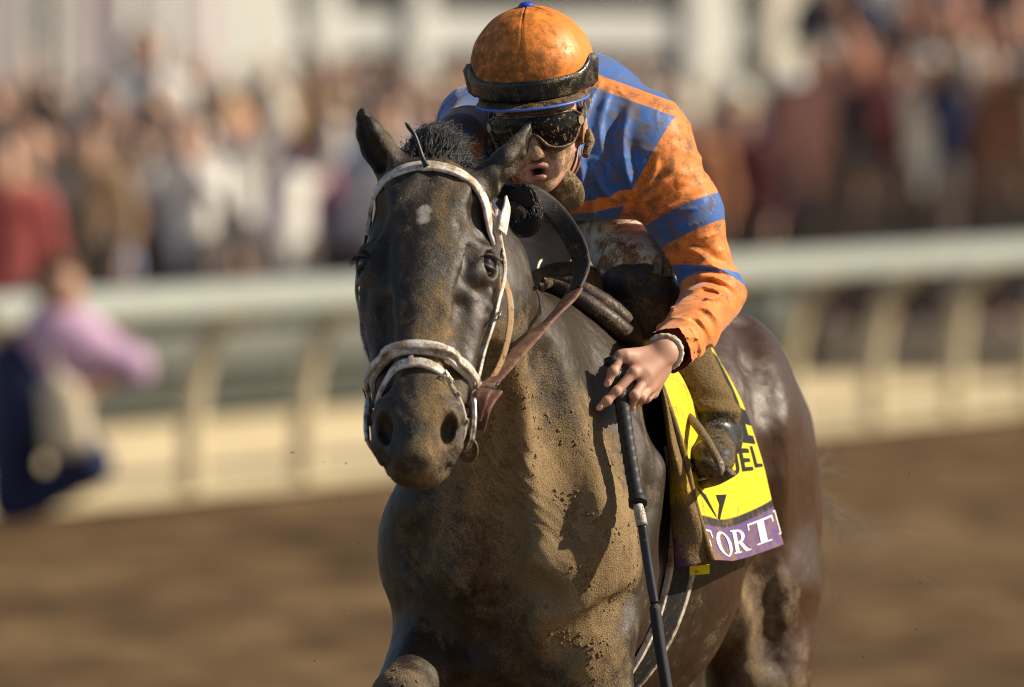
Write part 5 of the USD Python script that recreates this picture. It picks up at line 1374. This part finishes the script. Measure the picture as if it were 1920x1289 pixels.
def person_parts(pose, hat):
    la, ra = POSES[pose]
    sk = list(HEADM)
    for arm in (la, ra):
        sk += [C(arm[0], arm[1], .045, .04), C(arm[1], arm[2], .038, .03), EL(A(arm[2]) + A([0, -.02, .05 if arm[2][2] > 1.4 else -.06]), (.035, .03, .075), k=.02)]
    sk += [C((0, 0, 1.38), (0, 0, .98), (.15, .09), (.13, .09)), C((.09, 0, .95), (.10, 0, .08), .08, .05), C((-.09, 0, .95), (-.10, 0, .08), .08, .05), C((.10, .02, .05), (.11, -.14, .04), .045, .035), C((-.10, .02, .05), (-.11, -.14, .04), .045, .035)]
    b = polygonise(sk, (-.5, -.4, -.02), (.5, .3, 2.0), .026)
    tp = [C((0, 0, 1.39), (0, .0, .92), (.18, .115), (.165, .125)), C((.17, 0, 1.40), (-.17, 0, 1.40), .075, .075, k=.06)]
    for arm in (la, ra):
        tp += [C(arm[0], arm[1], .066, .056), C(arm[1], A(arm[1]) * .35 + A(arm[2]) * .65, .054, .046, k=.03)]
    t = polygonise(tp, (-.5, -.4, .7), (.5, .3, 2.0), .026, disp=lambda p: .012 * (meshkit.fbm(p * 11, 2, 5) - .5))
    tr = [C((.09, 0, .98), (.10, 0, .09), (.105, .11), (.075, .085)), C((-.09, 0, .98), (-.10, 0, .09), (.105, .11), (.075, .085)), C((.06, .0, .96), (-.06, 0, .96), .11, .11)]
    q = polygonise(tr, (-.4, -.3, .0), (.4, .3, 1.2), .034)
    if hat == 'hat': hr = [EL((0, .0, 1.70), (.092, .105, .075), k=.02), EL((0, .0, 1.675), (.17, .18, .016), k=.01)]
    elif hat == 'cap': hr = [EL((0, .0, 1.685), (.088, .105, .075), k=.02), EL((0, -.12, 1.665), (.065, .065, .012), k=.015)]
    elif hat == 'long': hr = [EL((0, .025, 1.66), (.095, .10, .098), k=.03), C((0, .07, 1.62), (0, .085, 1.38), (.10, .05), (.085, .035))]
    else: hr = [EL((0, .022, 1.67), (.087, .098, .083), k=.02)]
    h = polygonise(hr, (-.3, -.3, 1.2), (.3, .3, 1.9), .022)
    return b, t, q, h
UsdGeom.Scope.Define(stage, '/World/Looks/kinds')
meshes = {}
GROUPC = 'spectators in the crowd behind the rail'
protos = {}
def proto(pose, hair):
    """Shared shapes of one pose and hair; the copies get their own colours."""
    key = (pose, hair)
    if key not in protos:
        kind = 'hat' if 'straw' in hair else 'cap' if 'cap' in hair else 'long' if ('blond' in hair or 'brown' in hair) else 'short'
        if (pose, kind) not in meshes:
            meshes[(pose, kind)] = person_parts(pose, kind)
        protos[key] = meshes[(pose, kind)]
    return protos[key]
classes = {}
def spectator(x, y, z, rz, sc, pose, top, hair, label=None, group=GROUPC, cat='person'):
    key = (pose, top, hair); ci = len(classes)
    b, t, q, h = proto(pose, hair)
    if key not in classes:
        cp = f'/World/Looks/kinds/person_kind_{ci:03d}'
        c = stage.CreateClassPrim(cp); classes[key] = cp
        for nm, me, mat in (('body', b, SKINS[int(rng.choice(3, p=[.6, .27, .13]))]), ('top', t, 'top_' + top.replace(' ', '_')), ('trousers', q, 'trousers_dark'), ('hair' if 'hair' in hair else 'hat', h, 'hair_' + hair.replace(' ', '_'))):
            usdkit.mesh(stage, f'{cp}/{nm}', me, f'/World/Looks/{mat}', smooth=True)
    o = UsdGeom.Xform.Define(stage, numbered('/World', 'person'))
    o.GetPrim().GetReferences().AddInternalReference(classes[key]); o.GetPrim().SetInstanceable(True)
    o.AddTranslateOp().Set(Gf.Vec3d(float(x), float(y), float(z))); o.AddRotateZOp().Set(float(rz)); o.AddScaleOp().Set(Gf.Vec3f(sc, sc, sc))
    tag(o, label or f'spectator with {hair} in a {top} top, {pose}', cat, group)
    return o
TN, HN_, PN = list(TOPS), list(HAIRS), list(POSES)
wt = A([9, 6, 6, 7, 8, 6, 6, 2, 2, 9, 5, 6, 9, 8, 2, 4], float); wt /= wt.sum()
combos = [(p_, t_, h_) for p_ in PN for t_ in TN for h_ in HN_]; crng = np.random.default_rng(21)
used = set()
def pick(tops=None):
    while True:
        k = (PN[int(crng.choice(4, p=[.42, .22, .12, .24]))], TN[int(crng.choice(len(TN), p=wt))] if tops is None else tops[int(crng.integers(len(tops)))], HN_[int(crng.choice(7, p=[.3, .16, .2, .08, .07, .09, .10]))])
        if k not in used:
            used.add(k); return k
# people the photo lets one tell apart
def named(px, py_head, y, pose, top, hair, label, sc=1.0, rz=0):
    used.add((pose, top, hair))
    hp = P(px, py_head, y); z = hp[2] - 1.62 * sc
    o = spectator(hp[0], y, max(z, .02), rz, sc, pose, top, hair, label, group=None)
named(268, 95, 47.5, 'arms down', 'white', 'brown hair', 'person in a bright white shirt standing taller than the crowd at the left', 1.12)
named(95, 190, 46, 'hands at the face', 'maroon', 'dark hair', 'person in a dark red top beside the one in the bright white shirt')
named(205, 330, 45, 'arms down', 'cream', 'grey hair', 'person in a cream jacket near the left end of the rail')
named(425, 300, 44, 'one arm raised', 'white', 'blond hair', 'person in a pale shirt with a raised arm above the left part of the rail')
named(535, 385, 47, 'hands at the face', 'hot pink', 'blond hair', "person in a hot pink top just left of the horse's head", .95)
named(1455, 300, 52, 'arms down', 'purple', 'brown hair', "person in a purple top above the rail right of the jockey's elbow")
named(10, 500, 33, 'arms down', 'red', 'dark hair', 'person in a bright red top at the left edge of the picture', .92)
named(1482, 168, 53, 'hands at the face', 'white', 'a white cap', 'person in white beside the pale column at the right end of the grandstand', 1.05)
named(1243, 190, 52, 'arms down', 'white', 'grey hair', "person in a white top just right of the jockey's shoulder")
named(722, 172, 50, 'arms down', 'white', 'dark hair', "person in a white top between the horse's right ear and the jockey's cap")
named(1640, 60, 56, 'arms down', 'black', 'dark hair', 'person in a black top at the near edge of the terrace', 1.05)
rows = [(t_, n_) for n_ in (4.5, 5.2, 6.0, 6.9, 7.9, 9.0, 10.2) for t_ in np.arange(-14, 30, .62)]
cnt = 0
for t_, n_ in rows:
    p = R(t_ + crng.normal(0, .16), n_ + crng.normal(0, .10))
    d = p[1] + 20; px = 960 + p[0] * FPX / d
    if px < -90 or px > 2010 or p[1] > SY - 1.2 or (px < 400 and p[1] > 59): continue
    if crng.random() < .10: continue
    sc = crng.normal(.94, .05)
    warm = px > 1230
    k = pick(['tan', 'salmon pink', 'rust brown', 'cream', 'dark grey', 'pale blue', 'purple', 'maroon', 'navy blue', 'grey green', 'orange', 'white'] if warm else None)
    spectator(p[0], p[1], .02, math.degrees(math.atan2(p[0], p[1] + 20)) * -1 + crng.normal(0, 25), sc, *k); cnt += 1
for k_ in range(9):                                        # the terrace at the far right
    for px in np.arange(1550, 1990, 62):
        y = 50.5 + 1.6 * k_; p = P(px + crng.normal(0, 10) + 30 * (k_ % 2), 300, y)
        if crng.random() < .08: continue
        spectator(p[0], y, .28 * (k_ + 1) + .02, crng.normal(0, 25), crng.normal(.98, .05), *pick(['tan', 'salmon pink', 'rust brown', 'cream', 'dark grey', 'pale blue', 'navy blue', 'salmon pink', 'grey green', 'maroon', 'white']), group='spectators on the terrace at the far right'); cnt += 1
print('crowd', cnt)
# crouching person by the rail at the lower left
cr = xform('person', tuple(P(120, 700, 28.7))); tag(cr, 'person in a lilac top and navy trousers crouching by the rail at lower left', 'person')
Y0 = 28.7
def Q_(px, py, dy=0.0): return P(px, py, Y0 + dy)
bd = [EL(Q_(112, 545), (.10, .11, .125), k=.03), C(Q_(112, 560), Q_(125, 640), .055, .06), C(Q_(130, 640), Q_(70, 720, .05), (.17, .12), (.15, .13)), C(Q_(190, 645), Q_(255, 690), .05, .045), C(Q_(255, 690), Q_(150, 740, -.1), .04, .032),
      C(Q_(60, 650, .1), Q_(20, 730), .05, .045), C(Q_(60, 740), Q_(170, 870, -.1), .09, .065), C(Q_(170, 870, -.1), Q_(60, 935), .06, .045), C(Q_(40, 750), Q_(20, 930), .09, .05)]
obj('body', trimesh.Trimesh(*polygonise(bd, Q_(-60, 1000) - .4, Q_(330, 480) + .4, .02), process=False), 'skin_tan', cr)
tp = [C(Q_(130, 635), Q_(75, 715, .05), (.20, .14), (.17, .15)), C(Q_(150, 640), Q_(250, 690), .105, .085), C(Q_(90, 640), Q_(55, 705), .10, .085)]
obj('top', trimesh.Trimesh(*polygonise(tp, Q_(-60, 1000) - .4, Q_(330, 480) + .4, .02, disp=lambda p: .02 * (meshkit.fbm(p * 9, 2, 5) - .5)), process=False), 'top_lilac', cr)
tr = [C(Q_(55, 735), Q_(165, 872, -.1), .135, .10), C(Q_(165, 872, -.1), Q_(60, 945), .095, .07), C(Q_(35, 700), Q_(20, 940), .15, .10)]
obj('trousers', trimesh.Trimesh(*polygonise(tr, Q_(-60, 1000) - .4, Q_(330, 480) + .4, .02), process=False), 'top_navy_blue', cr)
obj('hair', trimesh.Trimesh(*polygonise([EL(Q_(108, 528, .03), (.115, .12, .115), k=.03)], Q_(-60, 700) - .3, Q_(330, 400) + .3, .02), process=False), 'hair_brown_hair', cr)
bg = polygonise([C(Q_(112, 730, -.22), Q_(128, 830, -.22), (.085, .05), (.105, .06), k=.03), C(Q_(95, 650, -.2), Q_(112, 740, -.22), .014, .014)], Q_(-60, 1000) - .5, Q_(330, 480) + .4, .02)
obj('shoulder_bag', trimesh.Trimesh(*bg, process=False), 'top_cream', cr)
